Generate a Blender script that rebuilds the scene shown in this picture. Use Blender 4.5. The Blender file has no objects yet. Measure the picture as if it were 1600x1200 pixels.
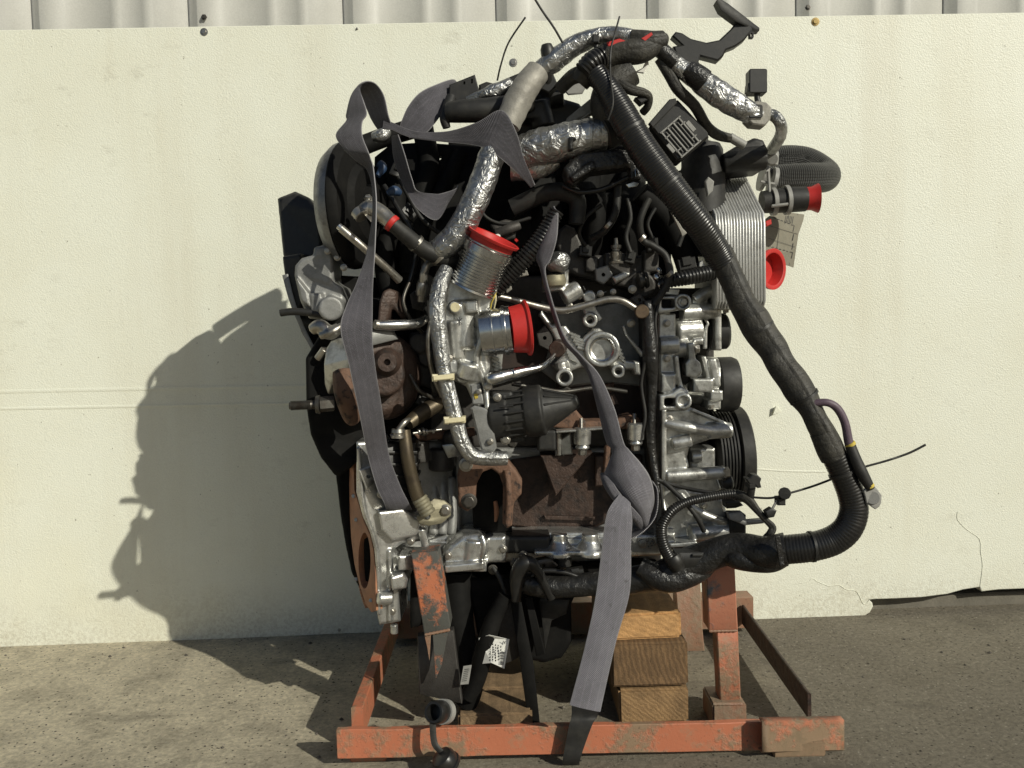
import bpy, bmesh, math, random
from mathutils import Vector, Matrix, noise
from mathutils.geometry import tessellate_polygon
random.seed(7)
S = bpy.context.scene
C = S.collection
R = math.radians

# ---------------------------------------------------------------- camera
FPX = 1300.0                       # focal length in pixels of a 1600 px wide frame
CAM = Vector((0, -1.3, 0.70))
ROT = Matrix.Rotation(R(90 - 3.52), 3, 'X') @ Matrix.Rotation(R(-1.4), 3, 'Z')
cd = bpy.data.cameras.new('camera'); cam = bpy.data.objects.new('camera', cd); C.objects.link(cam)
cam.location = CAM; cam.rotation_euler = ROT.to_euler()
cd.sensor_width = 36; cd.lens = 36 * FPX / 1600; cd.clip_start = 0.02; cd.clip_end = 900
S.camera = cam

# ---------------------------------------------------------------- light
SUN_AZ, SUN_EL = 45.0, 28.5        # sun stands to the right, behind the camera
w = bpy.data.worlds.new('World'); S.world = w; w.use_nodes = True
nt = w.node_tree; bg = nt.nodes['Background']
sky = nt.nodes.new('ShaderNodeTexSky'); sky.sky_type = 'NISHITA'; sky.sun_disc = False
sky.sun_elevation = R(SUN_EL); sky.sun_rotation = R(180 - SUN_AZ)
nt.links.new(sky.outputs[0], bg.inputs[0]); bg.inputs[1].default_value = 0.051
sd = bpy.data.lights.new('sun', 'SUN'); sd.energy = 3.65; sd.angle = R(0.55); sd.color = (1.0, 0.965, 0.83)
sun = bpy.data.objects.new('sun', sd); C.objects.link(sun)
sdir = Vector((-math.sin(R(SUN_AZ)) * math.cos(R(SUN_EL)), math.cos(R(SUN_AZ)) * math.cos(R(SUN_EL)), -math.sin(R(SUN_EL))))
sun.rotation_euler = sdir.to_track_quat('-Z', 'Y').to_euler(); sun.location = (2, -3, 3)
S.view_settings.view_transform = 'Standard'; S.view_settings.look = 'None'
S.view_settings.exposure = 0.0; S.view_settings.gamma = 1.0

# ---------------------------------------------------------------- measuring helpers
def ray(px, py):
    return ROT @ Vector(((px - 800) / FPX, -(py - 600) / FPX, -1))
def P(px, py, d):                  # world point that far behind the front plane of the engine
    r = ray(px, py); return CAM + r * ((1.3 + d) / r.y)
def m(px, d=0.0): return px * (1.3 + d) / FPX
WY, WS = 0.66, 0.034               # wall plane y = WY + WS * x
def PW(px, py, off=0.0):
    r = ray(px, py); t = (WY + off + 1.3) / (r.y - WS * r.x); return CAM + r * t
def PG(px, py, z=0.0):             # point on the ground
    r = ray(px, py); return CAM + r * ((z - CAM.z) / r.z)

def crom(pts, sub):                # Catmull-Rom through tuples
    n = len(pts); out = []
    for i in range(n - 1):
        p0 = pts[max(i - 1, 0)]; p1 = pts[i]; p2 = pts[i + 1]; p3 = pts[min(i + 2, n - 1)]
        for k in range(sub):
            t = k / sub
            out.append(tuple(0.5 * ((2 * b) + (c - a) * t + (2 * a - 5 * b + 4 * c - e) * t * t + (3 * b - a - 3 * c + e) * t ** 3)
                             for a, b, c, e in zip(p0, p1, p2, p3)))
    out.append(tuple(pts[-1])); return out

class G:
    def __init__(s): s.v = []; s.f = []; s.uv = []
    def add(s, V, F, UV=None):
        n = len(s.v); s.v += [tuple(x) for x in V]; s.f += [tuple(i + n for i in f) for f in F]
        s.uv += UV if UV else [(0.0, 0.0)] * len(V); return s
    def sweep(s, W, rad, n=12, cap=True, flat=1.0, up=None, rot=0.0):
        T = [(W[min(i + 1, len(W) - 1)] - W[max(i - 1, 0)]).normalized() for i in range(len(W))]
        u = Vector((0, -1, 0)) if up is None else up
        u = (u - T[0] * u.dot(T[0]))
        if u.length < 1e-3: u = Vector((0, 0, 1)) - T[0] * T[0].z
        u.normalize(); V = []; UV = []; L = 0
        for i, c in enumerate(W):
            if i: L += (W[i] - W[i - 1]).length
            u = (u - T[i] * u.dot(T[i])).normalized(); v = T[i].cross(u)
            for k in range(n):
                a = 2 * math.pi * k / n + rot
                r = rad(i, k) if callable(rad) else rad[i]
                V.append(c + u * (math.cos(a) * r * flat) + v * (math.sin(a) * r)); UV.append((k / n, L))
        F = [(i * n + k, i * n + (k + 1) % n, (i + 1) * n + (k + 1) % n, (i + 1) * n + k) for i in range(len(W) - 1) for k in range(n)]
        if cap:
            F.append(tuple(range(n))[::-1]); F.append(tuple((len(W) - 1) * n + k for k in range(n)))
        return s.add(V, F, UV)
    def tube(s, pts, n=12, sub=6, corr=None, crumple=0.0, fr=70.0, flat=1.0, cap=True, lump=0.0):
        q = crom(pts, sub); W = [P(a, b, c) for a, b, c, r in q]; rr = [m(r, c) for a, b, c, r in q]
        step = None
        if corr: step = corr[0] / 5.0
        elif crumple or lump: step = 0.0035
        if step:
            L = [0.0]
            for i in range(1, len(W)): L.append(L[-1] + (W[i] - W[i - 1]).length)
            N = max(int(L[-1] / step), 3); W2 = []; r2 = []; j = 0
            for i in range(N + 1):
                t = L[-1] * i / N
                while j < len(L) - 2 and L[j + 1] < t: j += 1
                k = (t - L[j]) / max(L[j + 1] - L[j], 1e-9); W2.append(W[j].lerp(W[j + 1], k)); r2.append(rr[j] + (rr[j + 1] - rr[j]) * k)
            W, rr = W2, r2
            if corr:
                rr = [r * (1 + corr[1] * (1 if (i * step / corr[0]) % 1.0 < 0.55 else -1)) for i, r in enumerate(rr)]
        if crumple or lump:
            def rad(i, k):
                a = 2 * math.pi * k / n; c = W[i]
                p = Vector((c.x * fr + math.cos(a) * 1.3, c.y * fr + math.sin(a) * 1.3, c.z * fr))
                e = abs(noise.noise(p)) * 2 - 0.5 if crumple else 0
                return rr[i] * (1 + crumple * e + lump * noise.noise(p * 0.35))
            return s.sweep(W, rad, n, cap, flat)
        return s.sweep(W, rr, n, cap, flat)
    def lathew(s, A, B, prof, n=24):
        ax = B - A; u = Vector((0, -1, 0)); t = ax.normalized(); u = u - t * u.dot(t)
        if u.length < 0.05: u = Vector((0, 0, 1)) - t * t.z
        u.normalize(); v = t.cross(u); V = []; F = []
        for q, r in prof:
            for k in range(n):
                a = 2 * math.pi * (k + 0.5) / n; V.append(A + ax * q + u * (math.cos(a) * r) + v * (math.sin(a) * r))
        for i in range(len(prof) - 1):
            for k in range(n): F.append((i * n + k, i * n + (k + 1) % n, (i + 1) * n + (k + 1) % n, (i + 1) * n + k))
        F.append(tuple(range(n))[::-1]); F.append(tuple((len(prof) - 1) * n + k for k in range(n)))
        return s.add(V, F)
    def lathe(s, a, b, prof, n=24):      # pixel end points, radii in pixels
        return s.lathew(P(*a), P(*b), [(q, max(m(r, a[2]), 1e-5)) for q, r in prof], n)
    def cyl(s, a, b, r, n=24, c=0.12, r2=None):
        r2 = r if r2 is None else r2; L = math.dist(a[:2], b[:2]) + abs(a[2] - b[2]) * 900; e = min(c * r / max(L, 1), 0.3)
        return s.lathe(a, b, [(0, r * (1 - c)), (e, r), (1 - e, r2), (1, r2 * (1 - c))], n)
    def plate(s, pts, d, th, c=1.5, holes=(), dfn=None, nrm=None, PF=None):
        ar = sum(pts[i][0] * pts[(i + 1) % len(pts)][1] - pts[(i + 1) % len(pts)][0] * pts[i][1] for i in range(len(pts)))
        if ar < 0: pts = pts[::-1]
        D = (lambda x, y: d) if dfn is None else dfn
        PF = PF or P
        nv = Vector((0, th, 0)) if nrm is None else nrm
        def inset(p, k):
            out = []; n = len(p)
            for i in range(n):
                a, b, e = Vector(p[i - 1][:2]), Vector(p[i][:2]), Vector(p[(i + 1) % n][:2])
                e1 = (b - a).normalized(); e2 = (e - b).normalized()
                n1 = Vector((-e1.y, e1.x)); n2 = Vector((-e2.y, e2.x)); q = n1 + n2
                q = q / max(q.length_squared * 0.5, 0.5) if q.length > 1e-4 else n1
                b2 = b + q * k; out.append((b2.x, b2.y))
            return out
        loops = [inset(pts, c)] + [list(h) for h in holes]
        flat = [x for l in loops for x in l]
        tris = tessellate_polygon([[Vector((x, y, 0)) for x, y in l] for l in loops])
        cw = nv.normalized() * m(c, d) * 0.8
        V = [PF(x, y, D(x, y)) for x, y in flat]; F = [tuple(t) for t in tris]; n0 = len(pts); nf = len(flat)
        o1 = len(V); V += [PF(x, y, D(x, y)) + cw for x, y in pts]
        o2 = len(V); V += [PF(x, y, D(x, y)) + nv for x, y in pts]
        for i in range(n0):
            j = (i + 1) % n0; F += [(i, j, o1 + j, o1 + i), (o1 + i, o1 + j, o2 + j, o2 + i)]
        bk = len(V); hl = list(range(o2, o2 + n0)); k = n0; hb = []
        for h in holes:
            b0 = len(V); V += [PF(x, y, D(x, y)) + nv for x, y in h]; hb += list(range(b0, b0 + len(h)))
            for i in range(len(h)):
                j = (i + 1) % len(h); F.append((k + i, b0 + i, b0 + j, k + j))
            k += len(h)
        mp = hl + hb; F += [tuple(mp[i] for i in t)[::-1] for t in tris]
        return s.add(V, F)
    def box(s, x0, y0, x1, y1, d0, d1, c=1.5):
        return s.plate([(x0, y0), (x1, y0), (x1, y1), (x0, y1)], d0, d1 - d0, c)
    def boxw(s, A, B, c=0.002):          # axis-aligned world box with chamfered edges
        bm = bmesh.new(); bmesh.ops.create_cube(bm, size=1)
        for v in bm.verts: v.co = Vector([(A[i] + B[i]) / 2 + v.co[i] * (B[i] - A[i]) for i in range(3)])
        if c: bmesh.ops.bevel(bm, geom=bm.edges[:], offset=c, segments=2, affect='EDGES')
        bm.verts.index_update(); s.add([v.co for v in bm.verts], [[v.index for v in f.verts] for f in bm.faces]); bm.free(); return s
    def beamw(s, A, B, w, h, up=Vector((0, 0, 1)), c=0.0015):
        t = (B - A).normalized(); x = t.cross(up).normalized(); y = x.cross(t)
        a, b = w / 2, h / 2; q = [(-a + c, -b), (a - c, -b), (a, -b + c), (a, b - c), (a - c, b), (-a + c, b), (-a, b - c), (-a, -b + c)]
        V = [p + x * i + y * j for p in (A, B) for i, j in q]
        F = [(k, (k + 1) % 8, 8 + (k + 1) % 8, 8 + k) for k in range(8)] + [tuple(range(8))[::-1], tuple(range(8, 16))]
        return s.add(V, F)
    def ribbon(s, st, nx=12, sub=8, th=0.0026, bow=0.0):
        st = [a if len(a) == 7 else (*a, bow) for a in st]
        q = crom(st, sub); V = []; UV = []; L = 0; prev = None; rows = []
        for a in q:
            A = P(*a[:3]); B = P(*a[3:6]); c = (A + B) / 2
            if prev is not None: L += (c - prev).length
            prev = c; rows.append((A, B, L, a[6]))
        n = len(rows)
        for i, (A, B, L, bw) in enumerate(rows):
            t = rows[min(i + 1, n - 1)][0] + rows[min(i + 1, n - 1)][1] - rows[max(i - 1, 0)][0] - rows[max(i - 1, 0)][1]
            nn = (B - A).cross(t); nn = nn.normalized() if nn.length > 1e-9 else Vector((0, -1, 0))
            for k in range(nx + 1):
                u = k / nx; p = A.lerp(B, u) + (nn if nn.y < 0 else -nn) * bw * math.sin(math.pi * u) + nn * 0.0006 * noise.noise(Vector((u * 2.2, L * 28, bw * 9)))
                e = th * (0.55 if k in (0, nx) else 1.0)
                V += [p + nn * e / 2, p - nn * e / 2]; UV += [(u, L), (u, L)]
        F = []; w_ = 2 * (nx + 1)
        for i in range(n - 1):
            for k in range(nx):
                a = i * w_ + 2 * k; b = a + w_
                F += [(a, a + 2, b + 2, b), (a + 1, b + 1, b + 3, a + 3)]
            a = i * w_; b = a + w_; F.append((a, b, b + 1, a + 1)); a += 2 * nx; b += 2 * nx; F.append((a, a + 1, b + 1, b))
        for i in (0, n - 1):
            for k in range(nx):
                a = i * w_ + 2 * k; F.append((a, a + 1, a + 3, a + 2))
        return s.add(V, F, UV)

def circ(x, y, r, n=20, ry=None, a0=0.0):
    ry = r if ry is None else ry
    return [(x + r * math.cos(a0 + 2 * math.pi * k / n), y + ry * math.sin(a0 + 2 * math.pi * k / n)) for k in range(n)]
def rrect(x0, y0, x1, y1, r, n=4):
    o = []
    for cx, cy, a in ((x1 - r, y0 + r, -90), (x1 - r, y1 - r, 0), (x0 + r, y1 - r, 90), (x0 + r, y0 + r, 180)):
        for k in range(n + 1):
            t = R(a + 90 * k / n); o.append((cx + r * math.cos(t), cy + r * math.sin(t)))
    return o

def mesh_of(name, g, mat, smooth=38):
    me = bpy.data.meshes.new(name); me.from_pydata(g.v, [], g.f)
    ul = me.uv_layers.new(name='UVMap')
    for l in me.loops: ul.data[l.index].uv = g.uv[l.vertex_index]
    bm = bmesh.new(); bm.from_mesh(me); bmesh.ops.recalc_face_normals(bm, faces=bm.faces); bm.to_mesh(me); bm.free()
    me.materials.append(mat)
    if smooth:
        me.shade_smooth(); me.set_sharp_from_angle(angle=R(smooth))
    return me
def place(o, parent):
    C.objects.link(o)
    if parent is not None:
        o.parent = parent
        o.matrix_parent_inverse = Matrix.Translation(-parent.location) if parent.parent is None else Matrix.Identity(4)
def part(name, g, mat, parent=None, remesh=0, smooth=38, label=None, kind=None, it=3):
    me = mesh_of(name, g, mat, 0 if remesh else smooth); o = bpy.data.objects.new(name, me); place(o, parent)
    if remesh:
        q = o.modifiers.new('r', 'REMESH'); q.mode = 'VOXEL'; q.voxel_size = remesh; q.use_smooth_shade = True
        q = o.modifiers.new('s', 'SMOOTH'); q.factor = 0.5; q.iterations = it
    if label: o['label'] = label
    if kind: o['kind'] = kind
    return o
def thing(name, label, cat, loc=(0, 0, 0), group=None):
    o = bpy.data.objects.new(name, None); C.objects.link(o); o.location = loc; o.empty_display_size = 0.05
    return tag(o, label, cat, group)
def tag(o, label, cat, group=None):
    o['label'] = label; o['category'] = cat
    if group: o['group'] = group
    return o

# ---------------------------------------------------------------- materials
class N:
    def __init__(s, name):
        s.m = bpy.data.materials.new(name); s.m.use_nodes = True; s.t = s.m.node_tree; s.b = s.t.nodes['Principled BSDF']
        s.co = s.t.nodes.new('ShaderNodeTexCoord'); s.src = s.co.outputs['Object']
    def n(s, ty, **k):
        o = s.t.nodes.new(ty)
        for a, v in k.items(): setattr(o, a, v)
        return o
    def l(s, a, b): s.t.links.new(a, b)
    def noise(s, sc, det=5, rough=0.6, vec=None, dist=0.0):
        o = s.n('ShaderNodeTexNoise'); o.inputs['Scale'].default_value = sc; o.inputs['Detail'].default_value = det
        o.inputs['Roughness'].default_value = rough; o.inputs['Distortion'].default_value = dist; s.l(vec or s.src, o.inputs['Vector']); return o.outputs['Fac']
    def mapv(s, scale, rot=(0, 0, 0), src=None):
        o = s.n('ShaderNodeMapping'); o.inputs['Scale'].default_value = scale; o.inputs['Rotation'].default_value = rot; s.l(src or s.src, o.inputs['Vector']); return o.outputs[0]
    def ramp(s, f, a, b, ca=(0, 0, 0, 1), cb=(1, 1, 1, 1)):
        if a > b: a, b, ca, cb = b, a, cb, ca
        o = s.n('ShaderNodeValToRGB'); o.color_ramp.elements[0].position = a; o.color_ramp.elements[1].position = b
        o.color_ramp.elements[0].color = ca; o.color_ramp.elements[1].color = cb; s.l(f, o.inputs[0]); return o.outputs[0]
    def mix(s, f, a, b, mode='MIX'):
        o = s.n('ShaderNodeMix', data_type='RGBA', blend_type=mode)
        for v, i in ((f, 0), (a, 6), (b, 7)):
            if isinstance(v, (int, float)): o.inputs[i].default_value = v
            elif isinstance(v, tuple): o.inputs[i].default_value = v if len(v) == 4 else (*v, 1)
            else: s.l(v, o.inputs[i])
        return o.outputs[2]
    def math(s, op, a, b=0.0):
        o = s.n('ShaderNodeMath', operation=op)
        for v, i in ((a, 0), (b, 1)):
            if isinstance(v, (int, float)): o.inputs[i].default_value = v
            else: s.l(v, o.inputs[i])
        return o.outputs[0]
    def bump(s, f, dist, st=1.0, prev=None):
        o = s.n('ShaderNodeBump'); o.inputs['Distance'].default_value = dist; o.inputs['Strength'].default_value = st; s.l(f, o.inputs['Height'])
        if prev: s.l(prev, o.inputs['Normal'])
        return o.outputs[0]
    def out(s, col=None, rough=None, metal=None, nor=None, spec=None):
        for v, k in ((col, 'Base Color'), (rough, 'Roughness'), (metal, 'Metallic'), (nor, 'Normal'), (spec, 'Specular IOR Level')):
            if v is None: continue
            if isinstance(v, (int, float)): s.b.inputs[k].default_value = v
            elif isinstance(v, tuple): s.b.inputs[k].default_value = v if len(v) == 4 else (*v, 1)
            else: s.l(v, s.b.inputs[k])
        return s.m

def worn(name, col, dirt, metal, rough, sc=45, lo=0.45, hi=0.72, bump=0.0004, bsc=500, spec=0.5, rvar=0.15, big=0.0):
    k = N(name); f = k.ramp(k.noise(sc, 6, 0.65), lo, hi); c = k.mix(f, col, dirt)
    f2 = k.noise(bsc, 3, 0.6); c = k.mix(0.25, c, k.mix(f2, (0.25, 0.25, 0.25), (1.6, 1.6, 1.6)), 'MULTIPLY')
    r = k.math('ADD', k.math('MULTIPLY', k.noise(sc * 1.7, 4), rvar * 2), rough - rvar)
    nr = k.bump(f2, bump, 0.6)
    if big: nr = k.bump(k.noise(60, 4), big, 0.7, nr)
    return k.out(c, r, metal, nr, spec)
M = {}
M['alu'] = worn('cast_aluminium', (0.57, 0.57, 0.54), (0.20, 0.193, 0.175), 0.75, 0.36, 46, 0.46, 0.72, 0.0006, 420)
M['alu_bright'] = worn('clean_cast_aluminium', (0.64, 0.64, 0.615), (0.25, 0.243, 0.225), 0.85, 0.30, 38, 0.48, 0.76, 0.0004, 380)
M['alu_dull'] = worn('dull_cast_aluminium', (0.30, 0.30, 0.29), (0.17, 0.17, 0.16), 0.45, 0.5, 34, 0.4, 0.75, 0.0006, 420)
M['machined'] = worn('machined_aluminium', (0.62, 0.62, 0.61), (0.45, 0.45, 0.44), 1.0, 0.24, 80, 0.5, 0.8, 0.0001, 900, rvar=0.06)
M['steel'] = worn('zinc_steel', (0.42, 0.40, 0.36), (0.24, 0.21, 0.17), 0.9, 0.36, 70, 0.45, 0.75, 0.0002, 600)
M['steel_dark'] = worn('dark_steel', (0.10, 0.095, 0.085), (0.06, 0.045, 0.035), 0.7, 0.42, 60, 0.45, 0.75, 0.0003, 500)
M['iron'] = worn('cast_iron', (0.075, 0.07, 0.064), (0.045, 0.04, 0.036), 0.35, 0.55, 30, 0.4, 0.7, 0.0008, 350)
M['rust'] = worn('rusted_iron', (0.155, 0.086, 0.055), (0.036, 0.025, 0.02), 0.1, 0.75, 75, 0.52, 0.64, 0.0014, 300, big=0.003)
M['rust_dark'] = worn('dark_rusted_iron', (0.066, 0.041, 0.031), (0.026, 0.019, 0.016), 0.2, 0.55, 48, 0.46, 0.66, 0.0012, 320, big=0.003)
M['copper_plate'] = worn('rust_brown_plate', (0.40, 0.19, 0.105), (0.24, 0.12, 0.075), 0.15, 0.6, 30, 0.45, 0.75, 0.0004, 400)
M['black'] = worn('black_plastic', (0.016, 0.0155, 0.0145), (0.026, 0.025, 0.022), 0, 0.46, 60, 0.45, 0.75, 0.0002, 700, rvar=0.1)
M['rubber'] = worn('black_rubber', (0.014, 0.0135, 0.0125), (0.034, 0.032, 0.027), 0, 0.58, 60, 0.45, 0.75, 0.0003, 600)
M['gloss'] = worn('glossy_black_conduit', (0.014, 0.0135, 0.013), (0.028, 0.026, 0.023), 0, 0.33, 50, 0.5, 0.8, 0.0002, 500, rvar=0.08)
k = N('black_cloth_tape'); sx = k.n('ShaderNodeSeparateXYZ'); k.l(k.co.outputs['UV'], sx.inputs[0]); a = k.noise(30, 5, 0.65)
sp = k.math('FRACT', k.math('ADD', k.math('ADD', sx.outputs[0], k.math('MULTIPLY', sx.outputs[1], 42.0)), k.math('MULTIPLY', a, 0.5)))
c = k.mix(k.ramp(k.noise(24, 6, 0.7), 0.40, 0.70), (0.024, 0.0225, 0.019), (0.062, 0.057, 0.045)); c = k.mix(k.math('MULTIPLY', k.ramp(sp, 0.90, 0.98), 0.6), c, (0.012, 0.011, 0.010)); c = k.mix(k.ramp(k.noise(110, 4, 0.7), 0.64, 0.74), c, (0.10, 0.092, 0.072))
M['tape'] = k.out(c, k.math('ADD', k.math('MULTIPLY', k.noise(45, 4), 0.35), 0.42), 0, k.bump(k.math('ADD', k.math('ADD', k.math('MULTIPLY', sp, 0.5), a), k.math('MULTIPLY', k.noise(260, 3), 0.2)), 0.004, 0.9))
M['vinyl'] = worn('black_vinyl_wrap', (0.014, 0.0135, 0.013), (0.03, 0.028, 0.025), 0, 0.36, 40, 0.45, 0.75, 0.0004, 240, big=0.006)
M['brown_dark'] = worn('dark_burnt_iron', (0.034, 0.021, 0.016), (0.018, 0.013, 0.011), 0.1, 0.7, 40, 0.45, 0.7, 0.0008, 320)
M['shade_black'] = worn('shade_darkened_black', (0.005, 0.0048, 0.0044), (0.011, 0.0102, 0.009), 0, 0.75, 40, 0.45, 0.75, 0.0004, 500, spec=0.2)  # black lowered further to stand in for deep shade within the engine
M['olive_pipe'] = worn('heat_tinted_pipe', (0.115, 0.092, 0.06), (0.07, 0.055, 0.04), 0.65, 0.42, 40)
M['can_shell'] = worn('dull_zinc_shell', (0.20, 0.205, 0.215), (0.10, 0.10, 0.105), 0.9, 0.42, 60, big=0.002)
M['grey_plastic'] = worn('grey_plastic', (0.30, 0.295, 0.275), (0.22, 0.215, 0.20), 0, 0.5, 60)
M['pale_plastic'] = worn('cream_plastic', (0.62, 0.56, 0.36), (0.48, 0.42, 0.26), 0, 0.45, 60)
M['red'] = worn('red_plastic', (0.52, 0.026, 0.022), (0.44, 0.025, 0.02), 0, 0.5, 40, 0.4, 0.8, 0.0001, 400, rvar=0.06)
M['cap_brown'] = worn('bronze_cap', (0.24, 0.175, 0.115), (0.16, 0.11, 0.075), 0.7, 0.45, 50)
M['brass'] = worn('yellow_zinc', (0.30, 0.275, 0.19), (0.20, 0.18, 0.13), 0.5, 0.6, 60)
M['grey_cloth'] = worn('grey_sleeve', (0.30, 0.285, 0.25), (0.20, 0.19, 0.17), 0.3, 0.6, 40, big=0.002)
M['paper'] = worn('label_paper', (0.72, 0.71, 0.66), (0.62, 0.61, 0.56), 0, 0.7, 30, 0.5, 0.8, 0.0001, 300)
M['tag'] = worn('tag_card', (0.215, 0.20, 0.155), (0.17, 0.158, 0.12), 0, 0.75, 30, 0.5, 0.8, 0.0001, 300)  # card tone darkened to stand in for shade on the tag
M['ink'] = worn('black_ink', (0.03, 0.03, 0.03), (0.05, 0.05, 0.05), 0, 0.7)
M['purple'] = worn('purple_sleeve', (0.11, 0.075, 0.10), (0.08, 0.055, 0.07), 0, 0.5)
M['blue'] = worn('blue_plastic', (0.02, 0.045, 0.10), (0.015, 0.03, 0.06), 0, 0.5)
M['yellow'] = worn('yellow_wire', (0.55, 0.42, 0.06), (0.4, 0.3, 0.05), 0, 0.5)

def foil(name, col, rough, sc, dist, turns, seam):
    k = N(name); a = k.noise(sc, 4, 0.5, dist=1.0); b = k.noise(sc * 3.1, 3, 0.5)
    sx = k.n('ShaderNodeSeparateXYZ'); k.l(k.co.outputs['UV'], sx.inputs[0])
    sp = k.math('FRACT', k.math('ADD', k.math('ADD', sx.outputs[0], k.math('MULTIPLY', sx.outputs[1], turns)), k.math('MULTIPLY', a, 0.35)))
    h = k.math('ADD', k.math('ADD', k.math('MULTIPLY', k.math('ABSOLUTE', k.math('SUBTRACT', a, 0.5)), 1.6), k.math('MULTIPLY', b, 0.12)), k.math('MULTIPLY', sp, seam))
    c = k.mix(k.ramp(k.noise(30, 5), 0.38, 0.68), col, tuple(x * 0.55 for x in col)); c = k.mix(k.math('MULTIPLY', k.ramp(sp, 0.93, 0.99), 0.5), c, (0.12, 0.12, 0.115))
    return k.out(c, k.math('ADD', k.math('MULTIPLY', k.noise(60, 3), 0.3), rough - 0.12), 1.0, k.bump(h, dist, 1.0))
M['foil'] = foil('crumpled_foil', (0.56, 0.56, 0.55), 0.38, 55, 0.0042, 30, 0.25)
M['foil_fine'] = foil('spiral_foil', (0.52, 0.52, 0.505), 0.42, 75, 0.0034, 55, 0.45)

def webbing(name, ca, cb, sheen):
    k = N(name); sx = k.n('ShaderNodeSeparateXYZ'); k.l(k.co.outputs['UV'], sx.inputs[0])
    wv = k.math('ADD', k.math('MULTIPLY', sx.outputs[1], 2600.0), k.math('MULTIPLY', sx.outputs[0], 40.0))
    hh = k.math('MULTIPLY', k.math('SINE', wv), k.math('SINE', k.math('MULTIPLY', sx.outputs[0], 130.0)))
    st = k.math('SINE', k.math('MULTIPLY', sx.outputs[0], 25.0)); stf = k.ramp(st, 0.75, 0.98)
    c = k.mix(k.ramp(k.noise(20, 7, 0.7), 0.34, 0.70), ca, cb)
    c = k.mix(k.math('MULTIPLY', stf, 0.25), c, tuple(x * 1.5 for x in ca)); c = k.mix(0.3, c, k.mix(hh, (0.4, 0.4, 0.4), (1.6, 1.6, 1.6)), 'MULTIPLY')
    c = k.mix(k.ramp(k.noise(800, 2), 0.60, 0.76), c, tuple(x * 2.0 for x in ca))
    c = k.mix(k.math('MULTIPLY', k.ramp(k.noise(34, 5, 0.7), 0.60, 0.72), 0.6), c, (0.035, 0.032, 0.03))
    ed = k.ramp(k.math('ABSOLUTE', k.math('SUBTRACT', sx.outputs[0], 0.5)), 0.465, 0.485); c = k.mix(k.math('MULTIPLY', ed, 0.5), c, (0.40, 0.39, 0.40))
    k.b.inputs['Sheen Weight'].default_value = sheen; k.b.inputs['Sheen Roughness'].default_value = 0.4
    return k.out(c, 0.66, 0, k.bump(k.math('ADD', hh, k.math('MULTIPLY', st, 0.2)), 0.0009, 0.8))
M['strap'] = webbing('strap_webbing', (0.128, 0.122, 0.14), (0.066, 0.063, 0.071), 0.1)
M['strap_half_lit'] = webbing('half_lit_strap_webbing', (0.19, 0.182, 0.205), (0.11, 0.105, 0.118), 0.12)  # same strap at the knot, with less sunlight put into the colour
M['strap_sunlit'] = webbing('sunlit_strap_webbing', (0.29, 0.28, 0.315), (0.20, 0.193, 0.215), 0.15)  # same strap at the tail, sunlight put into the colour

k = N('braided_sleeve')
sx = k.n('ShaderNodeSeparateXYZ'); k.l(k.co.outputs['UV'], sx.inputs[0])
a = k.math('SINE', k.math('ADD', k.math('MULTIPLY', sx.outputs[0], 188.5), k.math('MULTIPLY', sx.outputs[1], 900.0)))
b = k.math('SINE', k.math('SUBTRACT', k.math('MULTIPLY', sx.outputs[0], 188.5), k.math('MULTIPLY', sx.outputs[1], 900.0)))
hh = k.math('MULTIPLY', a, b)
M['braid'] = k.out(k.mix(k.ramp(hh, 0.35, 0.8), (0.02, 0.02, 0.018), (0.10, 0.097, 0.085)), 0.45, 0, k.bump(hh, 0.001, 1.0))

def paint(name, seed, top, under, dirt, lo, hi):
    k = N(name); k.src = k.mapv((1, 1, 1)); k.src.node.inputs['Location'].default_value = (seed, seed * 1.7, seed * 0.3)
    n1 = k.noise(11, 8, 0.7); n2 = k.noise(90, 5, 0.7)
    c = k.mix(k.noise(9, 3), top, tuple(x * 0.82 for x in top))
    c = k.mix(k.ramp(k.noise(34, 6, 0.7), 0.52, 0.66), c, dirt)
    f = k.ramp(k.math('ADD', k.math('MULTIPLY', n1, 0.8), k.math('MULTIPLY', n2, 0.2)), lo, hi)
    c = k.mix(f, c, under); c = k.mix(k.ramp(k.noise(220, 3), 0.66, 0.74), c, (0.05, 0.035, 0.025))
    return k.out(c, k.math('ADD', k.math('MULTIPLY', f, 0.2), 0.5), 0, k.bump(k.math('ADD', n2, k.math('MULTIPLY', f, 1.2)), 0.001, 0.7))
M['orange'] = paint('orange_paint', 3.1, (0.50, 0.17, 0.09), (0.25, 0.17, 0.105), (0.36, 0.19, 0.115), 0.49, 0.57)
M['orange_worn'] = paint('worn_orange_paint', 8.4, (0.48, 0.155, 0.07), (0.075, 0.075, 0.066), (0.27, 0.14, 0.085), 0.43, 0.49)
M['orange_blue'] = paint('orange_paint_over_blue', 5.3, (0.48, 0.195, 0.12), (0.09, 0.13, 0.16), (0.38, 0.21, 0.14), 0.53, 0.62)
M['tan_paint'] = paint('tan_scraped_paint', 2.2, (0.27, 0.185, 0.115), (0.42, 0.155, 0.085), (0.20, 0.145, 0.09), 0.49, 0.57)
M['brown_paint'] = paint('brown_dirty_paint', 1.3, (0.30, 0.16, 0.10), (0.22, 0.17, 0.115), (0.27, 0.19, 0.125), 0.45, 0.6)

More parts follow.
